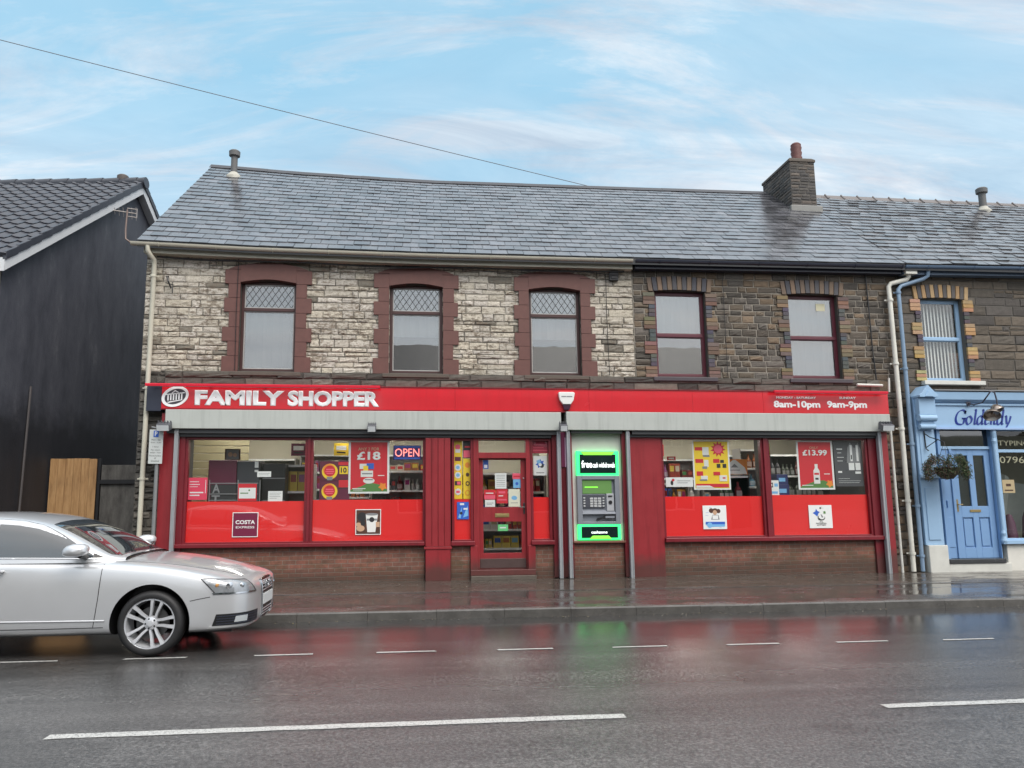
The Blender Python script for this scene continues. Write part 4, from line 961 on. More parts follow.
sheet_thing('notice', 'small green card in the lower door glass', 'notice', 1.33, 1.52, .99, 1.11, YD, [col('light_green_card', 110, 200, 130), M_paper], [('r', 1, .2, .8, .4, .6)])
sheet_thing('banner', 'narrow purple and white banner hung between the two shutter guides', 'banner', 2.515, 2.60, 2.15, 2.79, 14.06, [col('purple_cloth', 104, 24, 66), col('mauve_print', 205, 170, 195)], [('r', 1, .75, 1.0, .0, .85)], th=.012)
# parking sign on its post
pk = thing('parking_sign', (-4.60, 13.85, .12), 'small white parking sign with blue P on a grey post by the left pilaster', 'sign')
MB().tube([(-4.60, 13.93, .10), (-4.60, 13.93, 2.82)], .032, 12).build('post', plain('galvanised_post', srgb(140, 142, 142), .4, .4, var=.15), pk, smooth=True)
MB().box(-4.73, -4.50, 13.880, 13.886, 2.20, 2.79).box(-4.68, -4.54, 13.886, 13.90, 2.30, 2.33).box(-4.68, -4.54, 13.886, 13.90, 2.66, 2.69).build('sign_plate', col('sign_white', 190, 194, 192), pk, bevel=.002)
box('blue_square', (-4.66, -4.575, 13.877, 13.8798, 2.66, 2.77), M_blueink, pk)
text('lettering', 'P', -4.64, -4.595, 2.675, 2.755, 13.8768, M_paper, pk, .02, 0, .001)
for s_, z_, w in (('Mon - Sat', 2.60, .15), ('8 am - 6 pm', 2.55, .17), ('1 hour', 2.48, .10), ('No return', 2.425, .15), ('within 1 hour', 2.38, .18), ('Permit holders', 2.325, .19), ('or', 2.28, .03), ('Disabled', 2.235, .13)):
    text('lettering', s_, -4.615-w/2, -4.615+w/2, z_, z_+.026, 13.8798, M_darkink, pk, .0, 0, .001)

# ------------------------------------------------------------------ inside the shop
M_intwall = plain('cream_shop_wall', srgb(206, 200, 180), .7, var=.06); M_ceil = plain('white_ceiling', srgb(214, 212, 206), .8)
M_floor = plain('grey_vinyl_floor', srgb(120, 116, 110), .35, var=.1)
box('interior_floor', (-4.83, 9.35, 14.475, 18.3, .14, .16), M_floor, shop)
box('ceiling', (-4.83, 9.35, 14.475, 18.3, 3.02, 3.05), M_ceil, shop)
MB().box(-4.83, 9.35, 18.3, 18.35, .14, 3.02).box(2.42, 2.50, 14.475, 16.2, .161, 3.015).box(4.36, 4.42, 14.475, 16.2, .161, 3.015).box(-4.838, -4.83, 14.48, 18.3, .16, 3.0).build('interior_wall', M_intwall, shop)
mb = MB()
for k in range(18): mb.box(-4.829, -3.5, 15.9, 15.93, .4+k*.15, .535+k*.15)
mb.build('panelled_screen', plain('yellowish_boards', srgb(178, 168, 134), .6, var=.1), shop, bevel=.01)
lt = proto('ceiling_light', 'white fluorescent ceiling strip light inside the shop', 'ceiling light', 'ceiling strip lights inside the shop')
MB().box(-.62, .62, -.06, .06, .03, .07).build('batten', M_white, lt); MB().box(-.6, .6, -.03, .03, 0, .028).build('tube', M_lamp, lt)
first = True
for x in (-3.6, -1.2, 1.5, 5.4, 7.6):
    for y in (15.2, 17.0):
        o = lt if first else copy_tree(lt); first = False; put(o, x, y, 2.94)
PC = [(.45, .03, .03), (.55, .4, .05), (.05, .12, .4), (.6, .6, .58), (.06, .25, .08), (.35, .12, .04), (.5, .25, .05), (.3, .03, .15), (.08, .08, .09), (.5, .45, .35), (.15, .35, .5), (.2, .02, .02)]
M_prod = attr_mat('printed_packaging', .35, 0, var=.15)
def shelf_unit(x0, x1, y, z1, ns, lab, seed, dark=False, kind=0, pc=None, z0=.17):
    t = thing('shelf_unit', ((x0+x1)/2, y+.2, .16), lab, 'shelf unit'); rg = random.Random(seed); D = .38; pc = pc or PC
    m = M_black if dark else M_bead
    MB().box(x0, x1, y+D, y+D+.02, z0, z1).box(x0, x0+.02, y, y+D, z0, z1).box(x1-.02, x1, y, y+D, z0, z1).build('frame', m, t)
    mb = MB()
    for k in range(ns+1):
        z = z0+.05+(z1-z0-.1)*k/ns
        MB().box(x0+.02, x1-.02, y, y+D, z, z+.02).build('shelf', m if not dark else M_greyink, t) if True else None
        if k == ns: break
        zh = (z1-z0-.1)/ns; x = x0+.04
        while x < x1-.12:
            c = rg.choice(pc); w = rg.uniform(.06, .17); n = rg.randint(1, 3); hh = zh*rg.uniform(.45, .85)
            for q in range(n):
                if x+w > x1-.04: break
                dy = rg.uniform(.02, .07); kk = rg.uniform(.8, 1.15); cc = tuple(v*kk for v in c)
                if kind == 1 or rg.random() < .3:
                    mb.lathe([(0, z+.021), (w*.42, z+.022), (w*.42, z+hh*.6), (w*.16, z+hh*.78), (w*.16, z+hh), (0, z+hh)], (x+w/2, y+dy+.06, 0), n=10, col=cc)
                    mb.box(x+w*.12, x+w*.88, y+dy+.06-w*.425, y+dy+.06-w*.40, z+hh*.2, z+hh*.5, col=tuple(.5*v+.25 for v in c))
                else:
                    mb.box(x+.003, x+w-.003, y+dy, y+dy+.22, z+.021, z+hh, col=cc)
                    mb.box(x+w*.15, x+w*.85, y+dy-.002, y+dy-.0005, z+hh*.5, z+hh*.85, col=rg.choice(pc))
                x += w+.004
            x += rg.uniform(0, .03)
    mb2 = MB()
    for k in range(ns+1):
        z = z0+.05+(z1-z0-.1)*k/ns; mb2.box(x0+.02, x1-.02, y-.012, y-.001, z-.01, z+.03)
        x = x0+.05
        while x < x1-.1: mb2.box(x, x+.06, y-.016, y-.0125, z-.006, z+.026); x += rg.uniform(.09, .25)
    mb2.build('price_rail', M_paper, t)
    tag(mb.build('groceries', M_prod, t), kind='stuff')
    return t
YL = [(.55, .42, .06), (.5, .34, .05), (.4, .2, .04), (.55, .5, .3), (.3, .05, .03), (.25, .08, .2)]
shelf_unit(-2.75, -2.1, 15.1, 2.25, 4, 'shelf of yellow and purple packets at the right of the first window', 1, pc=YL)
shelf_unit(-2.05, -1.1, 16.0, 2.1, 4, 'shelf unit of mixed groceries behind the round stickers', 2)
shelf_unit(-1.05, -.0, 15.5, 2.15, 5, 'shelf unit of red and dark packets under the neon sign', 3, pc=PC[:1]+PC[3:4]+PC[5:9]+PC[11:])
shelf_unit(.5, 2.4, 15.35, 2.1, 5, 'long shelf unit of tins and packets behind the shop door', 4, pc=PC+YL)
shelf_unit(4.5, 5.6, 16.0, 1.9, 4, 'shelf unit behind the yellow offers poster', 5)
shelf_unit(5.75, 6.4, 14.75, 2.02, 4, 'narrow dark rack of bottles under the house shaped card', 6, True, 1, pc=[(.06, .01, .02), (.15, .02, .03), (.04, .08, .04), (.3, .28, .25), (.1, .03, .05)])
shelf_unit(6.6, 7.2, 15.6, 2.6, 6, 'tall shelf of small colourful bottles at the back of the last window', 7, False, 1)
shelf_unit(7.3, 8.6, 15.7, 2.5, 5, 'wide dark shelf unit at the right end of the shop', 8, True, 1, pc=[(.05, .05, .06), (.1, .03, .03), (.08, .1, .08), (.2, .18, .16)])
shelf_unit(-4.7, -2.9, 17.85, 2.5, 5, 'wide shelf unit of drinks on the back wall at the far left', 9)
shelf_unit(-2.8, .2, 17.85, 2.6, 6, 'wide shelf unit of bright packets on the back wall behind the second window', 10, pc=PC+YL)
shelf_unit(4.5, 6.5, 17.85, 2.5, 5, 'wide shelf unit on the back wall behind the yellow offers poster', 12, pc=PC+YL)
shelf_unit(6.6, 8.8, 17.85, 2.6, 6, 'wide shelf unit on the back wall behind the bottle poster', 13)
for i_, (x_, y_, r__, lb_) in enumerate(((-1.62, 15.3, 0, 'yellow offer card hanging from the ceiling in the second window'), (-.35, 15.9, 1, 'red offer card hanging from the ceiling under the neon sign'), (4.75, 15.4, 1, 'red offer card hanging left of the yellow poster'), (6.85, 15.0, 0, 'yellow offer card hanging high in the last window'), (-2.45, 15.4, 2, 'purple offer card hanging at the right of the first window'))):
    o__ = sheet_thing('hanging_card', lb_, 'card', x_-.14, x_+.14, 2.42, 2.66, y_, [(M_yellow, M_redink, M_burg)[r__], M_paper, M_darkink], [('r', 1, .15, .85, .45, .8), ('r', 2, .2, .8, .2, .3)])
cm = thing('coffee_machine', (-3.55, 14.75, .6), 'burgundy self service coffee machine with dark front in the first window', 'coffee machine')
box('cabinet', (-3.92, -3.42, 14.60, 15.15, .165, 2.30), M_burg, cm, bevel=.02)
box('control_front', (-3.415, -3.02, 14.62, 15.12, .165, 2.28), plain('charcoal_panel', srgb(64, 66, 72), .35), cm, bevel=.01)
MB().box(-3.10, -3.035, 14.605, 14.619, 2.16, 2.27).box(-3.10, -3.035, 14.605, 14.619, 2.08, 2.12).build('label', M_paper, cm)
cb = thing('black_cabinet', (-2.9, 14.9, .16), 'tall black cabinet beside the coffee machine', 'cabinet')
box('carcass', (-3.0, -2.58, 14.78, 15.3, .165, 2.24), M_black, cb, bevel=.01); MB().box(-2.99, -2.58, 14.770, 14.779, 1.96, 1.98).box(-2.99, -2.58, 14.765, 14.779, 1.55, 1.57).build('shelf_edge', M_greyink, cb)
pf = sheet_thing('framed_picture', 'small dark framed picture on top of the coffee machine', 'picture', -3.70, -3.42, 2.31, 2.52, 14.85, [M_brownink, M_skin, M_greyink], [('r', 2, .1, .9, .1, .9), ('o', 1, .35, .5, .15), ('o', 1, .65, .45, .13)], th=.02)
wr = thing('wire_rack', (-3.5, 14.3, 1.5), 'low wire rack with a large white letter A card behind the red panel', 'rack')
mb = MB()
for z in (1.57, 1.68, 1.87): mb.tube([(-3.80, 14.28, z), (-2.96, 14.28, z)], .008, 6)
for x in (-3.80, -3.31, -2.93): mb.tube([(x, 14.28, 1.2), (x, 14.28, 1.93)], .008, 6)
mb.build('wire_frame', M_greyink, wr)
box('backing_card', (-3.78, -3.34, 14.29, 14.296, 1.55, 1.85), M_darkink, wr)
text('lettering', 'A', -3.75, -3.62, 1.70, 1.86, 14.2895, M_greyink, wr, .02, 0, .003); text('lettering', 'T', -3.76, -3.62, 1.52, 1.66, 14.2895, M_greyink, wr, .02, 0, .003)
hs = sheet_thing('house_card', 'large white house shaped card on top of the dark bottle rack', 'display card', 5.84, 6.37, 2.03, 2.33, 14.72, [M_orange, M_paper, M_greyink], [('p', 1, [(.02, .02), (.98, .02), (.90, .45), (.55, .95), (.45, .95), (.10, .45)]), ('p', 2, [(.35, .45), (.65, .45), (.5, .7)]), ('r', 2, .3, .7, .25, .3)], th=.01)
bg = thing('blue_crisp_box', (6.92, 14.5, 1.3), 'dark blue printed boxes stacked behind the white leaflet', 'box')
MB().box(6.80, 7.06, 14.4, 14.7, .165, 1.82).box(6.82, 7.05, 14.41, 14.69, 1.821, 2.02).build('carton', col('navy_print', 36, 44, 96), bg, bevel=.006)
MB().box(6.85, 7.0, 14.395, 14.3995, 1.66, 1.74).box(6.86, 6.99, 14.405, 14.4095, 1.88, 1.95).build('carton_label', M_lblue, bg)
# ------------------------------------------------------------------ the blue shop next door
bs = thing('blue_fronted_shop', (12.5, 16.2, .12), 'brown stone terraced shop with a pale blue timber front at the right edge', 'building')
NX0, NX1 = 9.58, 17.4
hol = [(10.02, 10.96, 3.885, 5.58), (13.4, 14.34, 3.885, 5.58), (10.08, 11.20, .30, 2.90), (11.33, 16.6, .70, 2.90)]
holes_wall(MB(), NX0, NX1, 0, 6.2, WY, WY+.22, hol).build('front_wall', M_mortar_grey, bs, fixn=False)
stones(NX0+.01, NX1, 3.62, 6.17, WY-.001, [h for h in hol[:2]], lambda rg, x, z: (lambda k, c: tuple(q*k for q in c))(rg.uniform(.75, 1.2), rg.choice([(.13, .108, .085), (.115, .10, .083), (.15, .122, .094), (.105, .094, .085)])), (.15, .23), (.3, .75), .012, .018, .006, 31, .1).build('brown_stonework', M_stone, bs, fixn=False)
BUFF = [(.42, .27, .13), (.38, .24, .12), (.44, .30, .16)]; BRN = [(.16, .10, .07), (.14, .09, .065)]
for a, b in ((10.02, 10.96), (13.4, 14.34)):
    mb = dressings(a, b, BUFF, BUFF, [(.10, .09, .085), (.085, .08, .085)], .22, 5.60)
    mb.build('window_surround', M_dress, bs, bevel=.003)
    fr = up_window(a, b, 'plain', M_blue, ztop=5.58, z0=3.885, split=4.76, parent=bs)
    for ch_ in fr.children:
        if ch_.name.startswith('pane'): ch_.data.materials[0] = M_glass
    box('room_back', (a-.15, b+.15, WY+.75, WY+.77, 3.7, 5.8), M_room, fr)
    mb = MB(); x = a+.07
    while x < b-.08:
        mb.add([(x, WY+.20, 3.95), (x+.055, WY+.235, 3.95), (x+.055, WY+.235, 5.52), (x, WY+.20, 5.52)], [(0, 1, 2, 3)]); x += .075
    mb.build('vertical_blind', plain('white_blind', srgb(225, 226, 222), .7), fr, fixn=False)
    MB().box(a-.12, b+.25, WY-.14, WY+.10, 3.79, 3.87).build('window_sill', M_whitedirty, fr, bevel=.006)
sr2 = slate_roof(9.605, 17.4, 5, lambda rg: (lambda k, c: tuple(q*k for q in c))(rg.uniform(.8, 1.2), (.108, .108, .117) if rg.random() < .95 else (.07, .07, .075)), .27, .26, .011, .25).build('roof', M_slate, bs, fixn=False)
roof_deck(9.61, 17.4).build('roof_deck', M_deck, sr2, fixn=False)
mb = MB(); x = 9.66
while x < 17.4: ridge_seg(mb, x, min(x+.44, 17.4), .15, rnd.uniform(.0, .012)); mb.tube([(x, RY-.155, lin(RZ, x)-.10), (x, RY, lin(RZ, x)+.07), (x, RY+.155, lin(RZ, x)-.10)], .022, 6); x += .45
mb.build('ridge_tiles', plain('grey_brown_ridge_tile', srgb(100, 94, 92), .5, var=.25, bump=.3), sr2, fixn=False)
flue(14.63, sr2, .66, 8.98, .09)
MB().box(17.2, 17.4, WY+.22, 22.6, 0, 6.1).box(9.6, 17.2, 22.4, 22.6, 0, 6.1).build('rear_wall', M_brickplain, bs)
board(9.60, 17.4, 14.05, 14.22, -.19, -.02, M_bluegrey, 'eaves_board', bs)
gutter(9.60, 17.4, 13.97, -.035, .062, M_bluegrey, 'gutter', bs)
# pipes at the party line
mb = MB().box(9.62, 9.86, 13.98, 14.12, 6.02, 6.10)
mb.tube([(9.73, 14.04, 6.10), (9.73, 14.08, 5.98), (9.70, 14.10, 5.93), (9.36, 14.12, 5.84), (9.31, 14.12, 5.78), (9.31, 14.12, 5.4), (9.32, 14.12, 3.3), (9.31, 14.12, .16)], .046, 12)
for z in (5.5, 4.2, 2.9, 1.5, .5): mb.lathe([(.058, z-.025), (.060, z), (.058, z+.025)], (9.315, 14.12, 0), n=12); mb.box(9.22, 9.41, 14.155, 14.17, z-.014, z+.014)
mb.build('downpipe', plain('stained_white_pipe', srgb(214, 212, 202), .5, var=.22, scale=3), shop, smooth=True)['label'] = 'thick stained white waste pipe bent below the gutter'
mb = MB().tube([(10.12, 14.0, 6.14), (10.12, 14.04, 6.0), (10.06, 14.08, 5.95), (9.58, 14.12, 5.80), (9.51, 14.12, 5.72), (9.51, 14.12, 5.4), (9.50, 14.12, .16)], .040, 12)
for z in (5.66, 4.1, 2.6, 1.4, .45): mb.lathe([(.052, z-.025), (.054, z), (.052, z+.025)], (9.505, 14.12, 0), n=12); mb.box(9.42, 9.59, 14.15, 14.165, z-.012, z+.012)
mb.build('downpipe', M_bluepipe, bs, smooth=True)['label'] = 'blue grey rainwater pipe at the left corner of the blue shop'
# pilaster with a gabled bracket
PX0, PX1 = 9.585, 9.97
mb = MB().box(PX0, PX1, 14.08, 14.249, .652, 3.50).box(PX0+.07, PX1-.07, 14.062, 14.079, .75, 1.75).box(PX0-.005, PX1+.02, 14.04, 14.079, 1.93, 2.01).box(PX0+.06, PX1-.06, 14.066, 14.079, 2.08, 2.85)
mb.build('pilaster', M_blue, bs, bevel=.006)
mb = MB().prism([(PX0, 3.50), (PX1, 3.50), (PX1, 3.54), ((PX0+PX1)/2, 3.74), (PX0, 3.54)], 13.86, 14.249)
mb.box(PX0+.02, PX1-.02, 13.94, 14.079, 3.16, 3.499).box(PX0+.06, PX1-.06, 13.98, 14.079, 2.92, 3.159)
mb.prism([(PX0+.1, 3.51), (PX1-.1, 3.51), ((PX0+PX1)/2, 3.64)], 13.845, 13.859)
mb.lathe([(0, PX0+.01), (.07, PX0+.01), (.07, PX1-.01), (0, PX1-.01)], (0, 13.98, 3.10), 'x', 12).lathe([(0, PX0+.03), (.055, PX0+.03), (.055, PX1-.03), (0, PX1-.03)], (0, 14.0, 2.93), 'x', 12)
mb.build('bracket', M_blue, bs, bevel=.006)
box('pilaster_plinth', (PX0+.02, PX1+.03, 14.03, 14.249, .12, .65), M_whitedirty, bs, bevel=.012)
# sign band
mb = MB().box(PX1+.002, 17.2, 14.06, 14.249, 2.905, 3.40).prism_x([(14.06, 3.405), (13.97, 3.47), (13.95, 3.62), (14.249, 3.64), (14.249, 3.405)], PX1+.002, 17.2).box(PX1+.002, 17.2, 14.03, 14.059, 3.36, 3.40)
mb.build('sign_board', M_blue, bs, bevel=.004)
box('sign_trim', (PX1+.003, 17.2, 14.02, 14.059, 2.885, 2.925), plain('lighter_blue_trim', srgb(158, 184, 222), .4), bs)
box('lead_capping', (PX1, 17.2, 13.93, 14.249, 3.642, 3.665), M_greyink, bs)
# italic serif lettering drawn with a broad nib
def nib_word(strokes, x0, z0, sx, sz, y, mat, parent, wmin=.016, wmax=.052, ang=R(28)):
    mb = MB(); nv = (math.cos(ang), math.sin(ang))
    for st in strokes:
        # Catmull-Rom through the stroke points
        P = [st[0]]+list(st)+[st[-1]]; pts = []
        if len(st) == 2: pts = [(st[0][0]+(st[1][0]-st[0][0])*k/4, st[0][1]+(st[1][1]-st[0][1])*k/4) for k in range(5)]
        else:
            for i in range(1, len(P)-2):
                for k in range(7):
                    t_ = k/7; a, b, c, d = P[i-1], P[i], P[i+1], P[i+2]
                    pts.append(tuple(.5*((2*b[q])+(-a[q]+c[q])*t_+(2*a[q]-5*b[q]+4*c[q]-d[q])*t_*t_+(-a[q]+3*b[q]-3*c[q]+d[q])*t_**3) for q in (0, 1)))
            pts.append(st[-1])
        W = [(x0+(u+.26*v)*sx, z0+v*sz) for u, v in pts]
        L_, R_ = [], []
        for i, (x, z) in enumerate(W):
            a, b = W[max(i-1, 0)], W[min(i+1, len(W)-1)]; dx, dz = b[0]-a[0], b[1]-a[1]; l = math.hypot(dx, dz) or 1; nx, nz = -dz/l, dx/l
            w = wmin/2+(wmax-wmin)/2*abs(nx*nv[0]+nz*nv[1])
            L_.append((x+nx*w, z+nz*w)); R_.append((x-nx*w, z-nz*w))
        n = len(W)
        vs = [(p[0], y, p[1]) for p in L_]+[(p[0], y, p[1]) for p in R_]+[(p[0], y-.006, p[1]) for p in L_]+[(p[0], y-.006, p[1]) for p in R_]
        fs = [(2*n+i, 2*n+i+1, 3*n+i+1, 3*n+i) for i in range(n-1)]+[(i, i+1, 2*n+i+1, 2*n+i) for i in range(n-1)]+[(n+i, n+i+1, 3*n+i+1, 3*n+i) for i in range(n-1)]
        mb.add(vs, fs)
    return mb.build('lettering', mat, parent)
G = [[(.80, .78), (.74, .93), (.52, 1.0), (.22, .84), (.08, .46), (.20, .1), (.50, 0), (.74, .08), (.78, .42)], [(.58, .42), (.92, .42)], [(.80, .98), (.79, .74)]]
def at(st, dx): return [[(u+dx, v) for u, v in s_] for s_ in st]
o_ = [[(.28, .60), (.08, .46), (.05, .2), (.2, .01), (.42, .14), (.47, .4), (.28, .60)]]
l_ = [[(.10, .98), (.2, 1.0), (.19, .3), (.22, .03), (.36, .08)]]
d_ = [[(.46, .50), (.28, .60), (.08, .42), (.08, .12), (.22, .01), (.44, .24)], [(.38, .98), (.48, 1.0), (.46, .3), (.48, .03), (.60, .08)]]
e_ = [[(.07, .30), (.36, .42), (.32, .59), (.16, .55), (.05, .25), (.14, .02), (.38, .12)]]
n_ = [[(.02, .52), (.12, .6), (.12, 0)], [(.13, .35), (.30, .60), (.40, .5), (.38, .08), (.54, .06)]]
y_ = [[(.02, .54), (.12, .6), (.18, .3), (.24, .04)], [(.50, .60), (.42, .2), (.22, -.2), (.04, -.3), (.0, -.2)]]
W = at(G, 0)+at(o_, .92)+at(l_, 1.46)+at(d_, 1.80)+at(e_, 2.46)+at(n_, 2.88)+at(d_, 3.44)+at(y_, 4.08)
nib_word(W, 10.39, 2.985, 1.24/4.75, .285, 14.059, plain('deep_blue_letter', srgb(38, 58, 138), .3), bs, .014, .048)
# entrance
MB().box(10.03, 10.094, 14.10, 15.0, .385, 2.90).box(11.186, 11.199, 14.13, 15.0, .385, 2.90).build('lobby_wall', M_bluedeep, bs)
box('lobby_ceiling', (10.0, 11.27, 14.25, 15.0, 2.905, 2.95), M_blue, bs)
def gdoor(x0, x1, z0, z1, y, two=True):
    mb = MB(); m = (x0+x1)/2; st = .12
    for d in ((x0, x0+st, y, y+.045, z0, z1), (x1-st, x1, y, y+.045, z0, z1), (m-.06, m+.06, y, y+.045, z0, z1), (x0+st, m-.06, y, y+.045, z1-.12, z1), (m+.06, x1-st, y, y+.045, z1-.12, z1),
              (x0+st, m-.06, y, y+.045, z0, z0+.2), (m+.06, x1-st, y, y+.045, z0, z0+.2), (x0+st, m-.06, y, y+.045, z0+.78, z0+1.0), (m+.06, x1-st, y, y+.045, z0+.78, z0+1.0),
              (x0+st+.03, m-.09, y+.012, y+.03, z0+.23, z0+.75), (m+.09, x1-st-.03, y+.012, y+.03, z0+.23, z0+.75)): mb.box(*d)
    mb.box(x0+st, m-.06, y+.03, y+.04, z0+.2, z0+.78).box(m+.06, x1-st, y+.03, y+.04, z0+.2, z0+.78)
    return mb
gd = gdoor(10.36, 11.18, .387, 2.50, 14.20).build('door', M_bluedeep, bs, bevel=.005)
MB().box(10.475, 10.72, 14.225, 14.231, 1.38, 2.39).box(10.825, 11.065, 14.225, 14.231, 1.38, 2.39).build('door_glass', glass('obscure_door_glass', (.55, .6, .62), 1.5, .08, 0, .12), gd)
box('curtain', (10.42, 11.13, 14.28, 14.285, 1.3, 2.45), plain('grey_net', srgb(120, 124, 128), .8), gd)
box('letter_plate', (10.65, 10.88, 14.188, 14.1995, 1.27, 1.32), M_gold, gd, bevel=.003)
MB().box(10.375, 10.41, 14.185, 14.1995, 1.28, 1.52).tube([(10.39, 14.18, 1.42), (10.39, 14.14, 1.42), (10.47, 14.14, 1.42)], .010, 8).build('handle', M_gold, gd)
MB().box(10.096, 10.30, 14.19, 14.24, .387, 2.50).box(10.125, 10.27, 14.178, 14.189, .6, 1.18).box(10.302, 10.357, 14.16, 14.26, .387, 2.50).box(10.16, 10.18, 14.15, 14.189, 1.36, 1.50).build('side_panel', M_bluedeep, bs, bevel=.005)
MB().box(10.096, 11.185, 14.17, 14.25, 2.502, 2.56).build('transom', M_blue, bs, bevel=.005)
box('fanlight_glass', (10.1, 11.18, 14.21, 14.216, 2.562, 2.90), glass('dark_fanlight', (.35, .38, .42), 1.5, .02, 0, .08), bs)
box('lobby_back', (10.0, 11.27, 15.0, 15.04, .3, 2.9), M_room, bs)
MB().box(10.0, 11.184, 14.02, 14.60, .30, .384).build('doorstep', plain('wet_slate_step', srgb(58, 60, 62), .25, var=.3, bump=.3), bs, bevel=.01)
MB().box(10.0, 11.30, 14.04, 14.249, .12, .298).build('step_riser', M_whitedirty, bs, bevel=.01)
mb = MB().box(11.205, 11.33, 14.12, 14.249, .655, 2.904).lathe([(.05, .68), (.058, .72), (.038, .80), (.05, .86), (.032, .92), (.036, 2.6), (.05, 2.66), (.038, 2.72), (.055, 2.82), (.055, 2.89)], (11.235, 14.10, 0), n=12)
mb.build('window_column', M_blue, bs, bevel=.003)
mb = MB().box(11.332, 16.6, 14.14, 14.249, .70, .76).box(11.332, 16.6, 14.15, 14.249, 2.44, 2.50).box(11.332, 16.6, 14.15, 14.249, 2.87, 2.904).box(13.6, 13.68, 14.15, 14.249, .76, 2.44).box(11.20, 16.7, 14.06, 14.139, .655, .725)
gw = mb.build('shop_window', M_blue, bs, bevel=.004)
pane('glass_pane', 11.33, 16.6, 14.20, .75, 2.88, M_glass, gw)
box('stall_riser', (11.305, 17.2, 14.13, 14.249, .12, .654), plain('white_render', srgb(214, 212, 204), .6, var=.12, bump=.3), bs, bevel=.008)
M_giltext = plain('cream_window_lettering', srgb(160, 158, 132), .5)
text('lettering', 'TYPING SERVICES', 11.40, 12.95, 2.58, 2.68, 14.1985, M_giltext, gw, 0, 0, .001)
text('lettering', '07964 905', 11.40, 12.55, 2.23, 2.36, 14.1985, M_giltext, gw, 0, .0, .001)
MB().box(11.30, 17.2, 17.0, 17.05, .14, 3.0).box(11.275, 11.30, 14.48, 17.0, .14, 3.0).build('interior_wall', plain('dim_cream_wall', srgb(150, 148, 130), .8), bs)
box('interior_floor', (11.30, 17.2, 14.475, 17.0, .13, .15), M_floor, bs)
sheet_thing('notice', 'yellowed card in the window of the blue shop', 'notice', 11.42, 11.68, 1.64, 1.90, 14.22, [col('beige_card', 200, 178, 140), M_brownink], [('r', 1, .15, .85, .15, .25), ('r', 1, .3, .7, .5, .7)])
# draped display in the window
mb = MB(); P = []
for i in range(14):
    u = i/13; P.append([(11.6+1.6*u, 14.9+.10*math.sin(u*19)+.3*v_, .9+1.15*(1-v_)*(1-.3*u)+.05*math.sin(u*9)) for v_ in [k/8 for k in range(9)]])
mb.grid(P); dd = thing('draped_display', (12.3, 14.9, .15), 'pale draped cloth display behind the window of the blue shop', 'display'); mb.build('cloth', plain('pale_cloth', srgb(150, 155, 150), .8, var=.15), dd, smooth=True, fixn=False)
mb = MB()
for i in range(5): mb.lathe([(0, .16), (.12, .17), (.16, .5), (.10, 1.05+.1*(i % 3)), (.05, 1.2+.1*(i % 3)), (0, 1.22+.1*(i % 3))], (11.75+i*.42, 14.55, 0), n=12)
mb.build('stand', plain('maroon_display', srgb(76, 38, 60), .6), dd, smooth=True)
# swan-neck lamp over the name
lp = thing('sign_lamp', (10.95, 13.6, 3.1), 'curved iron lamp with two steel shades in front of the blue sign', 'lamp')
MB().lathe([(0, 14.02), (.05, 14.022), (.05, 14.059)], (10.72, 0, 3.40), 'y', 12).tube([(10.72, 14.03, 3.40), (10.73, 13.9, 3.36), (10.78, 13.72, 3.38), (10.82, 13.62, 3.50), (10.86, 13.58, 3.58), (10.92, 13.55, 3.56), (10.94, 13.54, 3.42), (10.94, 13.54, 3.26)], .014, 8).build('arm', plain('rusty_iron', srgb(84, 82, 92), .4, .6, var=.2), lp, smooth=True)
M_steel = plain('scuffed_steel', srgb(150, 140, 132), .28, .8, var=.2)
for dx, dz, rr, rot in ((-.05, -.06, .15, .4), (.05, .03, .125, -.3)):
    mb = MB().lathe([(.02, .10), (.05, .09), (rr*.8, .03), (rr, -.03), (rr*1.02, -.05), (rr*.95, -.05), (rr*.75, .01), (0, .05)], (0, 0, 0), n=20)
    M_ = Matrix.Rotation(rot, 4, 'Y') @ Matrix.Rotation(-.5, 4, 'X')
    mb.v = [tuple(Vector((10.86+dx, 13.54, 3.20+dz))+(M_ @ Vector(v))) for v in mb.v]
    mb.build('lamp_shade', M_steel, lp, smooth=True, fixn=False)
# hanging basket
hb = thing('hanging_basket', (9.98, 13.62, 1.9), 'hanging basket of brown and green heather on an iron bracket by the blue pilaster', 'hanging basket')
MB().tube([(9.74, 14.06, 2.85), (9.74, 14.04, 2.5), (9.76, 14.0, 2.46)], .012, 6).tube([(9.74, 14.05, 2.80), (9.78, 13.95, 2.72), (9.86, 13.68, 2.62), (9.86, 13.66, 2.60)], .010, 6).tube([(9.74, 14.05, 2.52), (9.79, 13.85, 2.62), (9.83, 13.78, 2.67)], .008, 6).build('bracket', M_black, hb)
mb = MB()
for k in range(3): a = 2*PI*k/3; mb.tube([(9.86, 13.66, 2.61), (9.86+.2*math.cos(a), 13.66+.2*math.sin(a), 2.12)], .004, 5)
mb.build('chain', M_black, hb)
MB().lathe([(0, 1.90), (.10, 1.91), (.19, 2.0), (.23, 2.12), (.22, 2.12), (.0, 2.10)], (9.86, 13.66, 0), n=16).build('bowl', plain('moss_liner', (.05, .04, .025), .9, bump=1), hb, smooth=True)
mb = MB(); rg = random.Random(9)
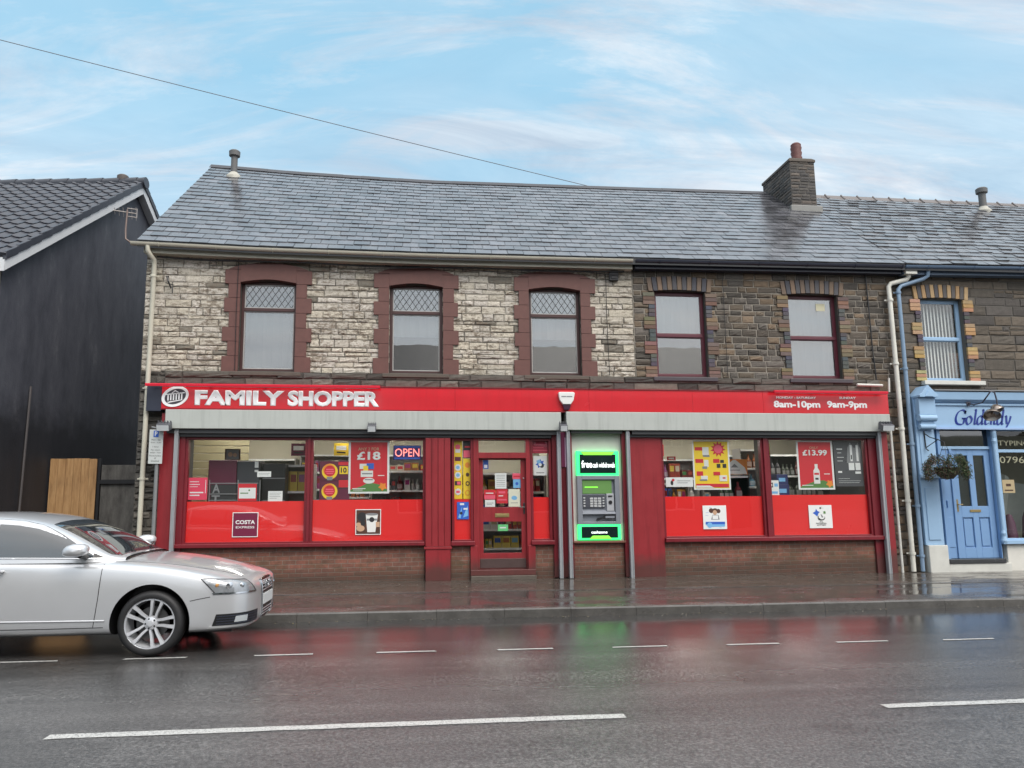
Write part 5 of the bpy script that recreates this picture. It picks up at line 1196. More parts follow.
for i in range(4600):
    a = rg.uniform(0, 2*PI); e = rg.uniform(-.7, 1.2); rr = rg.uniform(.7, 1.0)
    px, py, pz = .42*rr*math.cos(a)*math.cos(e*.8), .30*rr*math.sin(a)*math.cos(e*.8), .22*rr*math.sin(e)
    px += .05*math.sin(a*5); pz += .05*math.sin(a*4+1)-(.10 if abs(px) > .33 else 0)
    px *= 1.15; c = Vector((9.86+px, 13.66+py, 2.10+pz*1.15)); s_ = rg.uniform(.012, .026); d1 = Vector((rg.gauss(0, 1), rg.gauss(0, 1), rg.gauss(.5, 1))).normalized(); d2 = d1.cross(Vector((rg.gauss(0, 1), rg.gauss(0, 1), rg.gauss(0, 1)))).normalized()
    cc = rg.choice([(.06, .09, .035), (.045, .075, .03), (.075, .10, .045), (.10, .06, .045), (.05, .08, .03), (.035, .055, .025)]) if px > -.12 else rg.choice([(.11, .06, .045), (.06, .08, .035), (.04, .065, .03), (.09, .055, .04)])
    mb.add([c-d2*s_*.35, c+d1*s_*1.6, c+d2*s_*.35, c-d1*s_*.6], [(0, 3, 2, 1)], col=cc)
mb.build('foliage', attr_mat('heather', .7, 0, var=.25), hb, fixn=False)

# ------------------------------------------------------------------ dark gabled house on the left
hs_ = proto('dark_gabled_house', 'dark blue painted house with white bargeboards and tiled roof, left of the shop', 'house')
put(hs_, -7.5, 14.2, 0, R(-6.5))
# local axes: x along its front (negative to the left), y back along the gable
HD, HE, SL_ = 4.55, 5.95, .705
def dark_render():
    t = NT('streaked_dark_masonry_paint'); v = t.coord((1, 1, .35)); n = t.noise(2.6, 8, .7, v); n2 = t.noise(30, 5, .7, t.coord())
    tc = t.n('ShaderNodeTexCoord'); sp = t.n('ShaderNodeSeparateXYZ'); t.l(tc.outputs['Object'], sp.inputs[0])
    c = t.ramp(n, [(.25, (.034, .036, .044)), (.45, (.060, .063, .078)), (.60, (.078, .081, .097)), (.76, (.15, .152, .165))])
    lime = t.ramp(t.noise(3.3, 9, .8, t.coord((1, 1.6, .25))), [(.66, (0, 0, 0)), (.74, (1, 1, 1))])
    c = t.mix(t.math('MULTIPLY', lime, .8), c, (.26, .26, .28))
    edge = t.math('ADD', sp.outputs[2], t.math('MULTIPLY', t.noise(1.8, 7, .7, t.coord()), 1.2))
    dm = t.ramp(t.math('MULTIPLY', edge, .2), [(.70, (1, 1, 1)), (.82, (0, 0, 0))])
    c = t.mix(t.math('MULTIPLY', dm, .8), c, (.012, .012, .014))
    t.bsdf(c, .55, 0, t.bump(n2, .5, .008), .4); return t.m
M_dark = dark_render()
mb = MB().prism_x([(0, 0), (2*HD, 0), (2*HD, HE-.15), (HD, HE-.15+HD*SL_), (0, HE-.15)], -.25, 0)
mb.box(-13, -.25, 0, .25, 0, HE-.15).box(-13, -.25, 2*HD-.25, 2*HD, 0, HE-.15)
mb.build('wall', M_dark, hs_, shear=False)
box('front_render', (-13.0, -.02, -.02, -.001, .1, HE-.2), plain('cream_render', srgb(176, 170, 156), .7, var=.15, bump=.4), hs_)
# bargeboards
mb = MB()
def slope_board(mb, x0, x1, ya, yb, za, zb, h, front):
    mb.prism_x([(ya, za-h), (yb, zb-h), (yb, zb), (ya, za)], x0, x1+.075)
ov = .22
slope_board(mb, -.02, .10, -ov, HD, HE-ov*SL_+.02, HE+HD*SL_+.02, .24, 1)
slope_board(mb, -.02, .10, 2*HD+ov, HD+.001, HE-ov*SL_+.02, HE+HD*SL_+.02, .24, 1)
mb.build('bargeboard', col('bargeboard_white', 206, 208, 210), hs_, shear=False)
MB().prism([( .10, HE-.42), (-13, HE-.42), (-13, HE-.2), (.10, HE-.2)], -ov-.02, -ov+.002).build('eaves_board', M_whitedirty, hs_, shear=False)
def tile_roof(x0, x1, sgn):
    mb = MB(); L = math.hypot(HD+ov, (HD+ov)*SL_); n = int(L/.33); nx = int((x1-x0)/.30*8)
    nrm = Vector((0, -SL_, 1)).normalized()
    for r_ in range(n+1):
        v0, v1 = r_*.33/L, min(1.0, (r_+1.1)*.33/L); rows = []
        for (v_, lift) in ((v0, -.005), (v0, .055), (min(1, v0+.03/L), .062), (v1, .028)):
            row = []
            for i in range(nx+1):
                x = x0+(x1-x0)*i/nx; ph = ((x-x0)/.30+(.0 if r_ % 2 else .0)) % 1
                prof = .034*math.exp(-((ph-.5)/.16)**2)-.010*(1 if ph < .04 or ph > .97 else 0)
                y = -ov+(HD+ov)*v_; z = HE+.06+y*SL_
                if lift > 0: q = lift+prof
                else: q = lift
                row.append((x, y-.0+nrm.y*q, z+nrm.z*q))
            rows.append(row)
        if sgn < 0: rows = [[(a, 2*HD-b, c) for a, b, c in row] for row in rows]
        mb.grid(rows)
    return mb
rf = tile_roof(-13, .20, 1).build('roof', M_tile, hs_, fixn=False, smooth=True, shear=False)
tile_roof(-13, .20, -1).build('rear_roof', M_tile, rf, fixn=False, shear=False)
mb = MB()
for (y0, y1) in ((-ov, HD), (2*HD+ov, HD)):                       # verge tiles
    n = 15
    for i in range(n):
        a, b = y0+(y1-y0)*i/n, y0+(y1-y0)*(i+1.05)/n
        za, zb = HE+.06+min(a, 2*HD-a)*SL_, HE+.06+min(b, 2*HD-b)*SL_
        mb.prism_x([(a, za-.08), (b, zb-.10), (b, zb+.055), (a, za+.085)], .13, .20)
mb.build('verge_tiles', M_tile, rf, bevel=.012, shear=False)
mb = MB(); x = -13
while x < .2:
    xe = min(x+.44, .24); mb.tube([(x, HD, HE+HD*SL_+.05), (xe, HD, HE+HD*SL_+.05+.012)], [.13, .14], 12); x += .42
mb.build('ridge_tiles', M_tile, rf, smooth=True, shear=False)
MB().lathe([(.12, 0), (.13, .06), (.13, .12), (.09, .15), (0, .15)], (-.35, HD, HE+HD*SL_+.12), n=14).build('ridge_vent', plain('brown_vent', srgb(92, 84, 80), .6), rf, smooth=True, shear=False)
MB().tube([(.03, .9, 0.2), (.035, .95, 1.6), (.04, 1.0, 3.7)], .022, 8).build('wall_pipe', plain('rusty_conduit', srgb(88, 84, 84), .5, .3), hs_, shear=False)
# timber panel and grey gate closing the gap
def wood():
    t = NT('weathered_plywood'); v = t.coord((9, 9, .8)); n = t.noise(3, 8, .7, v); k = t.noise(1.3, 4, .6, t.coord())
    c = t.ramp(n, [(.3, srgb(140, 106, 70)), (.5, srgb(172, 134, 92)), (.7, srgb(188, 152, 108))])
    c = t.mix(t.math('MULTIPLY', t.ramp(k, [(.5, (0, 0, 0)), (.75, (1, 1, 1))]), .5), c, srgb(112, 88, 64))
    t.bsdf(c, .6, 0, t.bump(n, .3, .004), .3); return t.m
wp = thing('wooden_gate', (-6.85, 16, .15), 'tall light brown wooden board gate against the dark house wall', 'gate')
mb = MB(); xs = [-7.27+.145*i for i in range(7)]
for a, b in zip(xs, xs[1:]): mb.box(a+.003, b-.001, 15.98, 16.0, .2, 2.39+rnd.uniform(-.005, .005))
mb.build('board', wood(), wp, bevel=.003); MB().box(-7.27, -6.40, 16.001, 16.06, 2.1, 2.2).box(-7.27, -6.40, 16.001, 16.06, .5, .6).build('ledge', M_brownink, wp)
gp = thing('grey_gate', (-5.7, 16.1, .15), 'stained grey sheet gate between the wooden gate and the shop corner', 'gate')
def grim():
    t = NT('streaked_grey_sheet'); n = t.noise(3.2, 8, .75, t.coord((1.5, 1, .45)))
    t.bsdf(t.ramp(n, [(.3, (.035, .033, .03)), (.5, (.10, .095, .088)), (.7, (.17, .165, .15))]), .6, 0, t.bump(n, .3, .01), .3); return t.m
MB().box(-6.34, -5.07, 16.06, 16.09, .2, 2.27).build('sheet', grim(), gp, bevel=.004); MB().box(-6.395, -6.345, 16.02, 16.10, .15, 2.40).box(-6.34, -5.07, 16.0, 16.059, 1.9, 1.98).build('gate_post', M_black, gp)
bw = thing('yard_wall', (-6.2, 19, .1), 'dark yard wall far behind the gates', 'wall'); MB().box(-8.4, -5.1, 19.0, 19.2, .1, 2.3).build('wall', M_brickplain, bw)

# aerial and overhead line
ae = thing('tv_aerial', (-5.2, 14.0, 6.2), 'small rusty television aerial on a bent mast at the left end of the gutter', 'aerial')
MB().tube([(-4.98, 14.0, 6.19), (-5.28, 14.0, 6.18), (-5.36, 14.0, 6.24), (-5.37, 14.0, 6.4), (-5.36, 14.0, 6.79)], .016, 8).build('mast', plain('rusted_tube', srgb(120, 104, 98), .5, .4), ae, smooth=True)
mb = MB().tube([(-5.58, 13.92, 6.74), (-5.22, 14.06, 6.74)], .009, 6)
for k in range(6):
    x = -5.56+.065*k; l = .055+.012*k; y = 13.93+.025*k; mb.tube([(x-.0, y+.05, 6.74-l), (x, y-.0, 6.74+l)], .005, 5)
for z in (6.665, 6.815): mb.tube([(-5.36, 14.0, z), (-5.21, 14.05, z)], .008, 6)
mb.tube([(-5.21, 14.05, 6.65), (-5.21, 14.05, 6.83)], .008, 6)
mb.build('elements', plain('dull_alloy', srgb(150, 144, 140), .4, .5), ae)
cbm = MB(); n = 40; A, B_ = Vector((-17.0, 19.26, 14.70)), Vector((5.5, 22.08, 10.90))
cbm.tube([A.lerp(B_, i/n)-Vector((0, 0, .06*4*(i/n)*(1-i/n))) for i in range(n+1)], .010, 6)
tag(cbm.build('overhead_cable', plain('grey_cable', srgb(110, 112, 118), .6), shear=False), 'thin grey telephone cable sagging across the sky to the shop roof', 'cable')

# ------------------------------------------------------------------ the terrace across the road, seen mirrored in panes and wet ground
hm = MB(); P = []
for j in range(9):
    v_ = j/8; P.append([(-160+320*i/40, -55-90*v_, (17+4*math.sin(i*.5)+2.5*math.sin(i*1.3))*math.sin(v_*PI/2)-.3) for i in range(41)])
tag(hm.grid(P).build('unseen_hill', plain('dull_hillside', (.05, .055, .035), .9, var=.5, scale=.2), smooth=True, fixn=False), kind='structure')  # unseen hill added so the shopfront glass reflects less bright low sky
ot = proto('terraced_house', 'pebbledashed terraced house across the road from the shop', 'house', 'terraced houses across the road')
OY = -3.2
mb = MB(); hol2 = [(-1.9, -.9, 3.6, 5.0), (.9, 1.9, 3.6, 5.0), (-2.1, -.5, .9, 2.3), (1.0, 1.95, .15, 2.3)]
w_ = MB(); holes_wall(w_, -2.7, 2.7, 0, 5.6, -.25, 0, hol2)
w_.box(-2.7, 2.7, -9, -8.8, 0, 5.6).box(-2.7, -2.6, -8.8, -.25, 0, 5.6).box(2.6, 2.7, -8.8, -.25, 0, 5.6)
w_.build('wall', plain('grey_pebbledash', srgb(150, 146, 138), .8, var=.15, bump=.6), ot, shear=False)
MB().prism_x([(.3, 5.45), (-4.5, 8.62), (-9.3, 5.45), (-9.3, 5.6), (-4.5, 8.78), (.3, 5.6)], -2.7, 2.7).build('roof', M_deck, ot, shear=False)
for a, b, c, d in hol2[:3]:
    f_ = MB()
    for q in ((a, a+.07, -.18, -.08, c, d), (b-.07, b, -.18, -.08, c, d), (a+.07, b-.07, -.18, -.08, c, c+.07), (a+.07, b-.07, -.18, -.08, d-.07, d), ((a+b)/2-.03, (a+b)/2+.03, -.18, -.08, c+.07, d-.07)): f_.box(*q)
    wf = f_.build('window', M_white, ot, shear=False); MB().box(a, b, -.16, -.15, c, d).build('pane', plain('dark_pane', (.03, .035, .04), .05), wf, shear=False)
MB().box(1.0, 1.95, -.18, -.1, .15, 2.3).build('door', col('green_door', 40, 70, 56), ot, shear=False)
first = True
for i in (-3, 0, 1, 2):
    o = ot if first else copy_tree(ot); first = False
    o.location = (i*5.4+1.0, OY, .1-S*(i*5.4+1)-(.0))
# ------------------------------------------------------------------ the silver car
def car_paint():
    t = NT('wet_silver_metallic_paint'); v = t.coord(); n = t.noise(2.0, 4, .6, v)
    drops = t.n('ShaderNodeTexVoronoi', i_Scale=85.0); t.l(v, drops.inputs['Vector'])
    dm = t.math('MULTIPLY', t.ramp(drops.outputs['Distance'], [(.0, (1, 1, 1)), (.30, (0, 0, 0))]), t.ramp(t.noise(60, 2, .5, v), [(.5, (0, 0, 0)), (.6, (1, 1, 1))]))
    c = t.mix(n, (.54, .55, .565), (.62, .63, .645))
    b = t.bsdf(c, .32, .5, t.bump(dm, .25, .003), .5, .9); b.inputs['Coat Roughness'].default_value = .06; return t.m
M_paint = car_paint()
M_tyre = plain('tyre_rubber', (.016, .016, .017), .6, var=.3, bump=.2)
M_alloy = plain('silver_alloy', srgb(214, 216, 220), .32, .45, var=.06)
M_trim = plain('black_car_trim', (.012, .012, .013), .35)
M_carglass = plain('tinted_car_glass', (.030, .038, .044), .03, var=.1, coat=1, spec=1.0)
M_chrome = plain('chrome', srgb(210, 212, 215), .12, 1.0, var=.03)
M_seam = plain('panel_gap', (.02, .02, .022), .6)
car = proto('parked_car', 'silver four door saloon car parked at the kerb on the left', 'car')
# stations: x, floor z, (half width, z) of sill, lower flank, waist, crease, shoulder, bonnet edge, bonnet mid, centre
def keyed(tab, x):
    if x >= tab[0][0]: return tab[0][1]
    for (a, b), (c, d) in zip(tab, tab[1:]):
        if x >= c:
            u = (x-a)/(c-a); u = u*u*(3-2*u)*.35+u*.65; return b+(d-b)*u
    return tab[-1][1]
HW = [(.985, .30), (.975, .46), (.95, .60), (.91, .70), (.83, .785), (.72, .85), (.5, .895), (.2, .915), (-.4, .925), (-1.5, .928), (-2.6, .925), (-3.2, .90), (-3.6, .85), (-3.80, .78), (-3.90, .66), (-3.94, .45)]
ZB = [(.985, .36), (.975, .29), (.95, .255), (.9, .225), (.5, .205), (-.4, .20), (-2.9, .20), (-3.4, .25), (-3.8, .30), (-3.94, .42)]
ZC = [(.985, .60), (.975, .665), (.95, .71), (.91, .738), (.85, .762), (.75, .785), (.55, .85), (.3, .905), (0, .955), (-.3, .99), (-.5, 1.005), (-1.5, 1.02), (-2.9, 1.03), (-3.3, 1.06), (-3.7, 1.04), (-3.86, 1.0), (-3.92, .85), (-3.94, .66)]
ZS = [(.985, .57), (.975, .625), (.95, .665), (.91, .69), (.84, .715), (.72, .73), (.5, .785), (.3, .83), (0, .875), (-.5, .91), (-1.5, .935), (-2.9, .965), (-3.5, .96), (-3.8, .93), (-3.92, .80), (-3.94, .62)]
def section(x):
    w, zb, zc, zs = keyed(HW, x), keyed(ZB, x), keyed(ZC, x), keyed(ZS, x)
    h = zs-zb
    return [(0, zb), (w*.62, zb), (w*.955, zb+.012), (w*.985, zb+h*.13), (w*.992, zb+h*.32), (w*1.0, zb+h*.58), (w*.993, zb+h*.80), (w*.972, zs-.018), (w*.945, zs+.012), (w*.86, zs+(zc-zs)*.50), (w*.62, zs+(zc-zs)*.80), (w*.32, zs+(zc-zs)*.95), (0, zc)]
XS = [.985, .975, .95, .91, .84, .76, .66, .55, .44, .3, .15, 0, -.2, -.4, -.6, -.9, -1.2, -1.6, -2.0, -2.4, -2.7, -2.9, -3.1, -3.3, -3.5, -3.65, -3.78, -3.87, -3.92, -3.94]
mb = MB(); rings = []
for x in XS:
    s_ = section(x); full = s_+[(-y, z) for y, z in s_[-2:0:-1]]
    rings.append([(x, y, z) for y, z in full])
m = len(rings[0]); vs = [p for r_ in rings for p in r_]
fs = [(i*m+k, i*m+(k+1) % m, (i+1)*m+(k+1) % m, (i+1)*m+k) for i in range(len(rings)-1) for k in range(m)]
fs += [list(range(m)), list(range((len(rings)-1)*m, len(rings)*m))[::-1]]
mb.add(vs, fs)
body = mb.build('body', [M_paint, M_trim], car, shear=False, smooth=True)
sub = body.modifiers.new('sub', 'SUBSURF'); sub.levels = 2; sub.render_levels = 2
def bake(o):
    dg = bpy.context.evaluated_depsgraph_get(); me = bpy.data.meshes.new_from_object(o.evaluated_get(dg)); o.modifiers.clear(); old = o.data; o.data = me; me.name = o.name; bpy.data.meshes.remove(old)
bake(body)
bmh = bmesh.new(); bmh.from_mesh(body.data); BV = BVHTree.FromBMesh(bmh); bmh.free()
# wheel wells cut out
cut = MB()
for xw in (0, -2.84):
    for sg in (-1, 1):
        y0, y1 = sorted((sg*.60, sg*1.1)); cut.lathe([(0, y0), (.392, y0), (.392, y1), (0, y1)], (xw, 0, .335), 'y', 48)
co = cut.build('cutter', [M_trim], None, shear=False)
bo = body.modifiers.new('b', 'BOOLEAN'); bo.operation = 'DIFFERENCE'; bo.object = co; bo.solver = 'EXACT'; bo.material_mode = 'TRANSFER'
bake(body); bpy.data.objects.remove(co)
body.data.shade_smooth()
try: body.data.set_sharp_from_angle(angle=R(32))
except Exception: pass
# greenhouse
GX = [(-.36, 1.0, .0), (-.44, 1.005, .05), (-.60, 1.095, .2), (-.85, 1.23, .4), (-1.10, 1.345, .7), (-1.28, 1.405, 1), (-1.55, 1.445, 1), (-1.95, 1.462, 1), (-2.35, 1.44, 1), (-2.7, 1.375, 1), (-3.0, 1.27, .8), (-3.25, 1.155, .5), (-3.45, 1.06, .1), (-3.5, 1.03, 0)]
def ghw(x, z):  # half width of the cabin at height z
    base = keyed([(-.3, .60), (-.4, .70), (-.5, .79), (-.65, .835), (-1.5, .855), (-2.6, .84), (-3.1, .76), (-3.4, .62), (-3.6, .52)], x)
    return base*(1-.60*max(0, z-1.0)**1.12)
mb = MB(); rings = []
for x, zt, k in GX:
    zl = .95; edge = zt-.012-.03*min(1, k+.3)
    if x > -.5: edge = zt-.006
    ys = [(0, zt+.012), (ghw(x, edge)*.45, zt+.008), (ghw(x, edge)*.82, (zt+edge)/2+.004), (ghw(x, edge), edge-.012), (ghw(x, edge-.05)+.004, max(zl+.02, edge-.06)), (ghw(x, 1.1 if edge > 1.15 else 1.0)+.006, min(1.10, max(zl+.01, edge-.08))), (ghw(x, .95)+.015, zl)]
    full = [(-y, z) for y, z in ys[::-1]]+ys[1:]
    rings.append([(x, y, z) for y, z in full])
m = len(rings[0]); vs = [p for r_ in rings for p in r_]
mb.add(vs, [(i*m+k, i*m+k+1, (i+1)*m+k+1, (i+1)*m+k) for i in range(len(rings)-1) for k in range(m-1)])
gh = mb.build('roof', M_paint, car, shear=False, smooth=True); sub = gh.modifiers.new('sub', 'SUBSURF'); sub.levels = 2; bake(gh); gh.data.shade_smooth()
bmh = bmesh.new(); bmh.from_mesh(gh.data); GV = BVHTree.FromBMesh(bmh); bmh.free()
def patch(name, rows, d, bvh, off, mat, parent=None, lip=.0, mirror=True, smooth=True):
    """rows: grid of 3-D guide points; each is cast along d on to the body and stands off by `off`."""
    outs = []
    for sg in ((1, -1) if mirror else (1,)):
        dv = Vector((d[0], d[1]*sg, d[2])).normalized(); G = []
        for row in rows:
            rr = []
            for p in row:
                q = Vector((p[0], p[1]*sg, p[2])); h = bvh.ray_cast(q-dv*1.2, dv, 3.0)
                loc = h[0] if h[0] is not None else q
                rr.append(loc-dv*off)
            G.append(rr)
        nr, nc = len(G), len(G[0])
        ring = [(0, c_) for c_ in range(nc)]+[(r_, nc-1) for r_ in range(1, nr)]+[(nr-1, c_) for c_ in range(nc-2, -1, -1)]+[(r_, 0) for r_ in range(nr-2, 0, -1)]
        mb = MB(); mb.grid([[tuple(p) for p in r_] for r_ in G])
        k = len(mb.v); vs = [tuple(G[i][j]) for i, j in ring]+[tuple(G[i][j]+dv*(off+.012)) for i, j in ring]; nn = len(ring)
        mb.add(vs, [(i, (i+1) % nn, nn+(i+1) % nn, nn+i) for i in range(nn)])
        o = mb.build(name, mat, parent or car, shear=False, smooth=smooth)
        outs.append(o)
    return outs
def lerp_rows(bot, top, n): return [[tuple(b[k]+(t_[k]-b[k])*i/n for k in range(3)) for b, t_ in zip(bot, top)] for i in range(n+1)]
def resample(pts, n):
    L = [0]
    for a, b in zip(pts, pts[1:]): L.append(L[-1]+math.dist(a, b))
    out = []
    for i in range(n+1):
        s_ = L[-1]*i/n; k = max(j for j in range(len(L)) if L[j] <= s_+1e-9); k = min(k, len(pts)-2); u = (s_-L[k])/(L[k+1]-L[k]); out.append(tuple(a+(b-a)*u for a, b in zip(pts[k], pts[k+1])))
    return out
def quad(bl, br, tr, tl, nx=10, ny=6): return lerp_rows(resample([bl, br], nx), resample([tl, tr], nx), ny)
# camera side is -y : patches are given for +y and mirrored
Y = .85
bot = resample([(-.60, Y, 1.0), (-1.62, Y, 1.018)], 16); top = resample([(-.615, Y, 1.012), (-.75, Y, 1.10), (-.98, Y, 1.235), (-1.2, Y, 1.335), (-1.42, Y, 1.383), (-1.62, Y, 1.398)], 16)
patch('side_window', lerp_rows(bot, top, 6), (0, -1, 0), GV, .005, M_carglass)
patch('door_pillar_trim', lerp_rows(resample([(-1.625, Y, 1.018), (-1.675, Y, 1.018)], 3), resample([(-1.625, Y, 1.398), (-1.675, Y, 1.40)], 3), 6), (0, -1, 0), GV, .004, M_trim)
bot = resample([(-1.68, Y, 1.018), (-2.42, Y, 1.03)], 14); top = resample([(-1.68, Y, 1.40), (-1.8, Y, 1.405), (-2.2, Y, 1.39), (-2.42, Y, 1.36)], 14)
patch('side_window', lerp_rows(bot, top, 6), (0, -1, 0), GV, .005, M_carglass)
bot = resample([(-2.46, Y, 1.03), (-2.95, Y, 1.045)], 8); top = resample([(-2.46, Y, 1.35), (-2.7, Y, 1.28), (-2.95, Y, 1.055)], 8)
patch('side_window', lerp_rows(bot, top, 5), (0, -1, 0), GV, .005, M_carglass)
def top_patch(name, pts_l, mat, off=.005, n=14, m_=14):
    rows = []
    for (x, w) in resample([(a, b) for a, b in pts_l], m_): rows.append([(x, -w+2*w*i/n, 1.2) for i in range(n+1)])
    return patch(name, rows, (0, 0, -1), GV, off, mat, mirror=False)
top_patch('windscreen', [(-.425, .60), (-.5, .70), (-1.14, .585)], M_carglass)
top_patch('rear_window', [(-2.66, .56), (-3.3, .62)], M_carglass)
def cast_tube(name, pts, d, bvh, off, r_, mat, parent=None, n=6):
    dv = Vector(d).normalized(); out = []
    for p in pts:
        h = bvh.ray_cast(Vector(p)-dv*1.2, dv, 3.0)[0]
        if h is not None: out.append(h-dv*off)
    return MB().tube(out, r_, n).build(name, mat, parent or car, shear=False, smooth=True) if len(out) > 1 else None
# headlamps
hl = patch('headlight', quad((.60, .84, .625), (.90, .44, .615), (.80, .50, .735), (.47, .86, .772), 12, 6), (-.62, -.78, 0), BV, .006, [plain('headlamp_lens', srgb(150, 154, 158), .12, .4, var=.5, scale=14, coat=.8)])
patch('headlight_trim', quad((.59, .85, .608), (.92, .43, .600), (.915, .435, .616), (.575, .85, .624), 12, 1), (-.62, -.78, 0), BV, .009, M_chrome)
for o, sg in zip(hl, (1, -1)):
    cast_tube('headlight_edge', resample([(.60, .84*sg, .625), (.47, .86*sg, .772), (.80, .50*sg, .735), (.90, .44*sg, .615)], 26), (-.62, -.78*sg, 0), BV, .004, .006, M_seam, o)
    dv = Vector((-.62, -.78*sg, 0)).normalized()
    for (px, py, pz, r_, mt) in ((.68, .71, .69, .038, M_chrome), (.77, .61, .685, .026, M_chrome), (.60, .80, .70, .020, plain('amber_bulb', (.5, .25, .08), .3))):
        h = BV.ray_cast(Vector((px, py*sg, pz))-dv, dv, 3)[0]
        if h is None: continue
        mb = MB().lathe([(0, -.010), (r_*.55, -.008), (r_, -.002), (r_, .004)], (0, 0, 0), 'z', 20); q = dv.to_track_quat('Z', 'Y').to_matrix()
        mb.v = [tuple(h-dv*.006+q @ Vector(v)) for v in mb.v]; mb.build('reflector', mt, o, shear=False, smooth=True)
# front bumper openings
fo = patch('fog_grille', quad((.60, .85, .285), (1.0, .46, .285), (1.0, .46, .405), (.63, .84, .405), 12, 4), (-.62, -.78, 0), BV, .004, M_trim)
patch('fog_surround', quad((.56, .86, .265), (1.02, .44, .262), (1.02, .44, .285), (.58, .86, .286), 12, 1), (-.62, -.78, 0), BV, .012, M_paint)
for o, sg in zip(fo, (1, -1)): patch('fog_light', quad((.76, .72*sg, .315), (.86, .60*sg, .315), (.87, .60*sg, .375), (.78, .72*sg, .375), 4, 3), (-.62, -.78*sg, 0), BV, .011, plain('fog_lens', srgb(190, 194, 196), .1, .3), o, mirror=False)
for k in range(4): patch('fog_slat', quad((.64, .84, .30+.026*k), (1.0, .47, .30+.026*k), (1.0, .47, .308+.026*k), (.64, .84, .308+.026*k), 10, 1), (-.62, -.78, 0), BV, .008, M_navy)
# grille with chrome edge, rings and plate
gr = patch('grille', [[(1.0, -w+2*w*i/12, z) for i in range(13)] for z, w in ((.285, .22), (.40, .25), (.52, .27), (.62, .285), (.70, .27))], (-1, 0, 0), BV, .006, M_trim, mirror=False)[0]
loop = resample([(1, -.22, .28), (1, -.25, .40), (1, -.27, .52), (1, -.285, .62), (1, -.27, .70), (1, 0, .71), (1, .27, .70), (1, .285, .62), (1, .27, .52), (1, .25, .40), (1, .22, .28), (1, 0, .27), (1, -.22, .28)], 40)
cast_tube('grille_frame', loop, (-1, 0, 0), BV, .008, .007, M_chrome, gr)
for k in range(7):
    z = .475+.034*k if k > 2 else .31+.03*k
    cast_tube('grille_bar', [(1, -.26+.52*i/14, z) for i in range(15)], (-1, 0, 0), BV, .009, .004, M_alloy, gr)
for k in range(4):                                               # four interlocked rings
    cy = -.105+.07*k
    cast_tube('badge_ring', [(1, cy+.046*math.cos(a), .635+.042*math.sin(a)) for a in [2*PI*i/20 for i in range(21)]], (-1, 0, 0), BV, .015+.003*(k % 2), .0055, M_chrome, gr)
patch('number_plate', [[(1.0, -.25+.5*i/10, z) for i in range(11)] for z in (.425, .535)], (-1, 0, 0), BV, .022, col('plate_white', 205, 208, 208), mirror=False)
# tail lamps, rear plate (turned away from the photograph)
patch('tail_light', quad((-3.60, .86, .80), (-3.95, .50, .80), (-3.95, .50, .93), (-3.55, .86, .94), 8, 4), (.62, -.78, 0), BV, .006, plain('red_lens', (.35, .01, .015), .12))
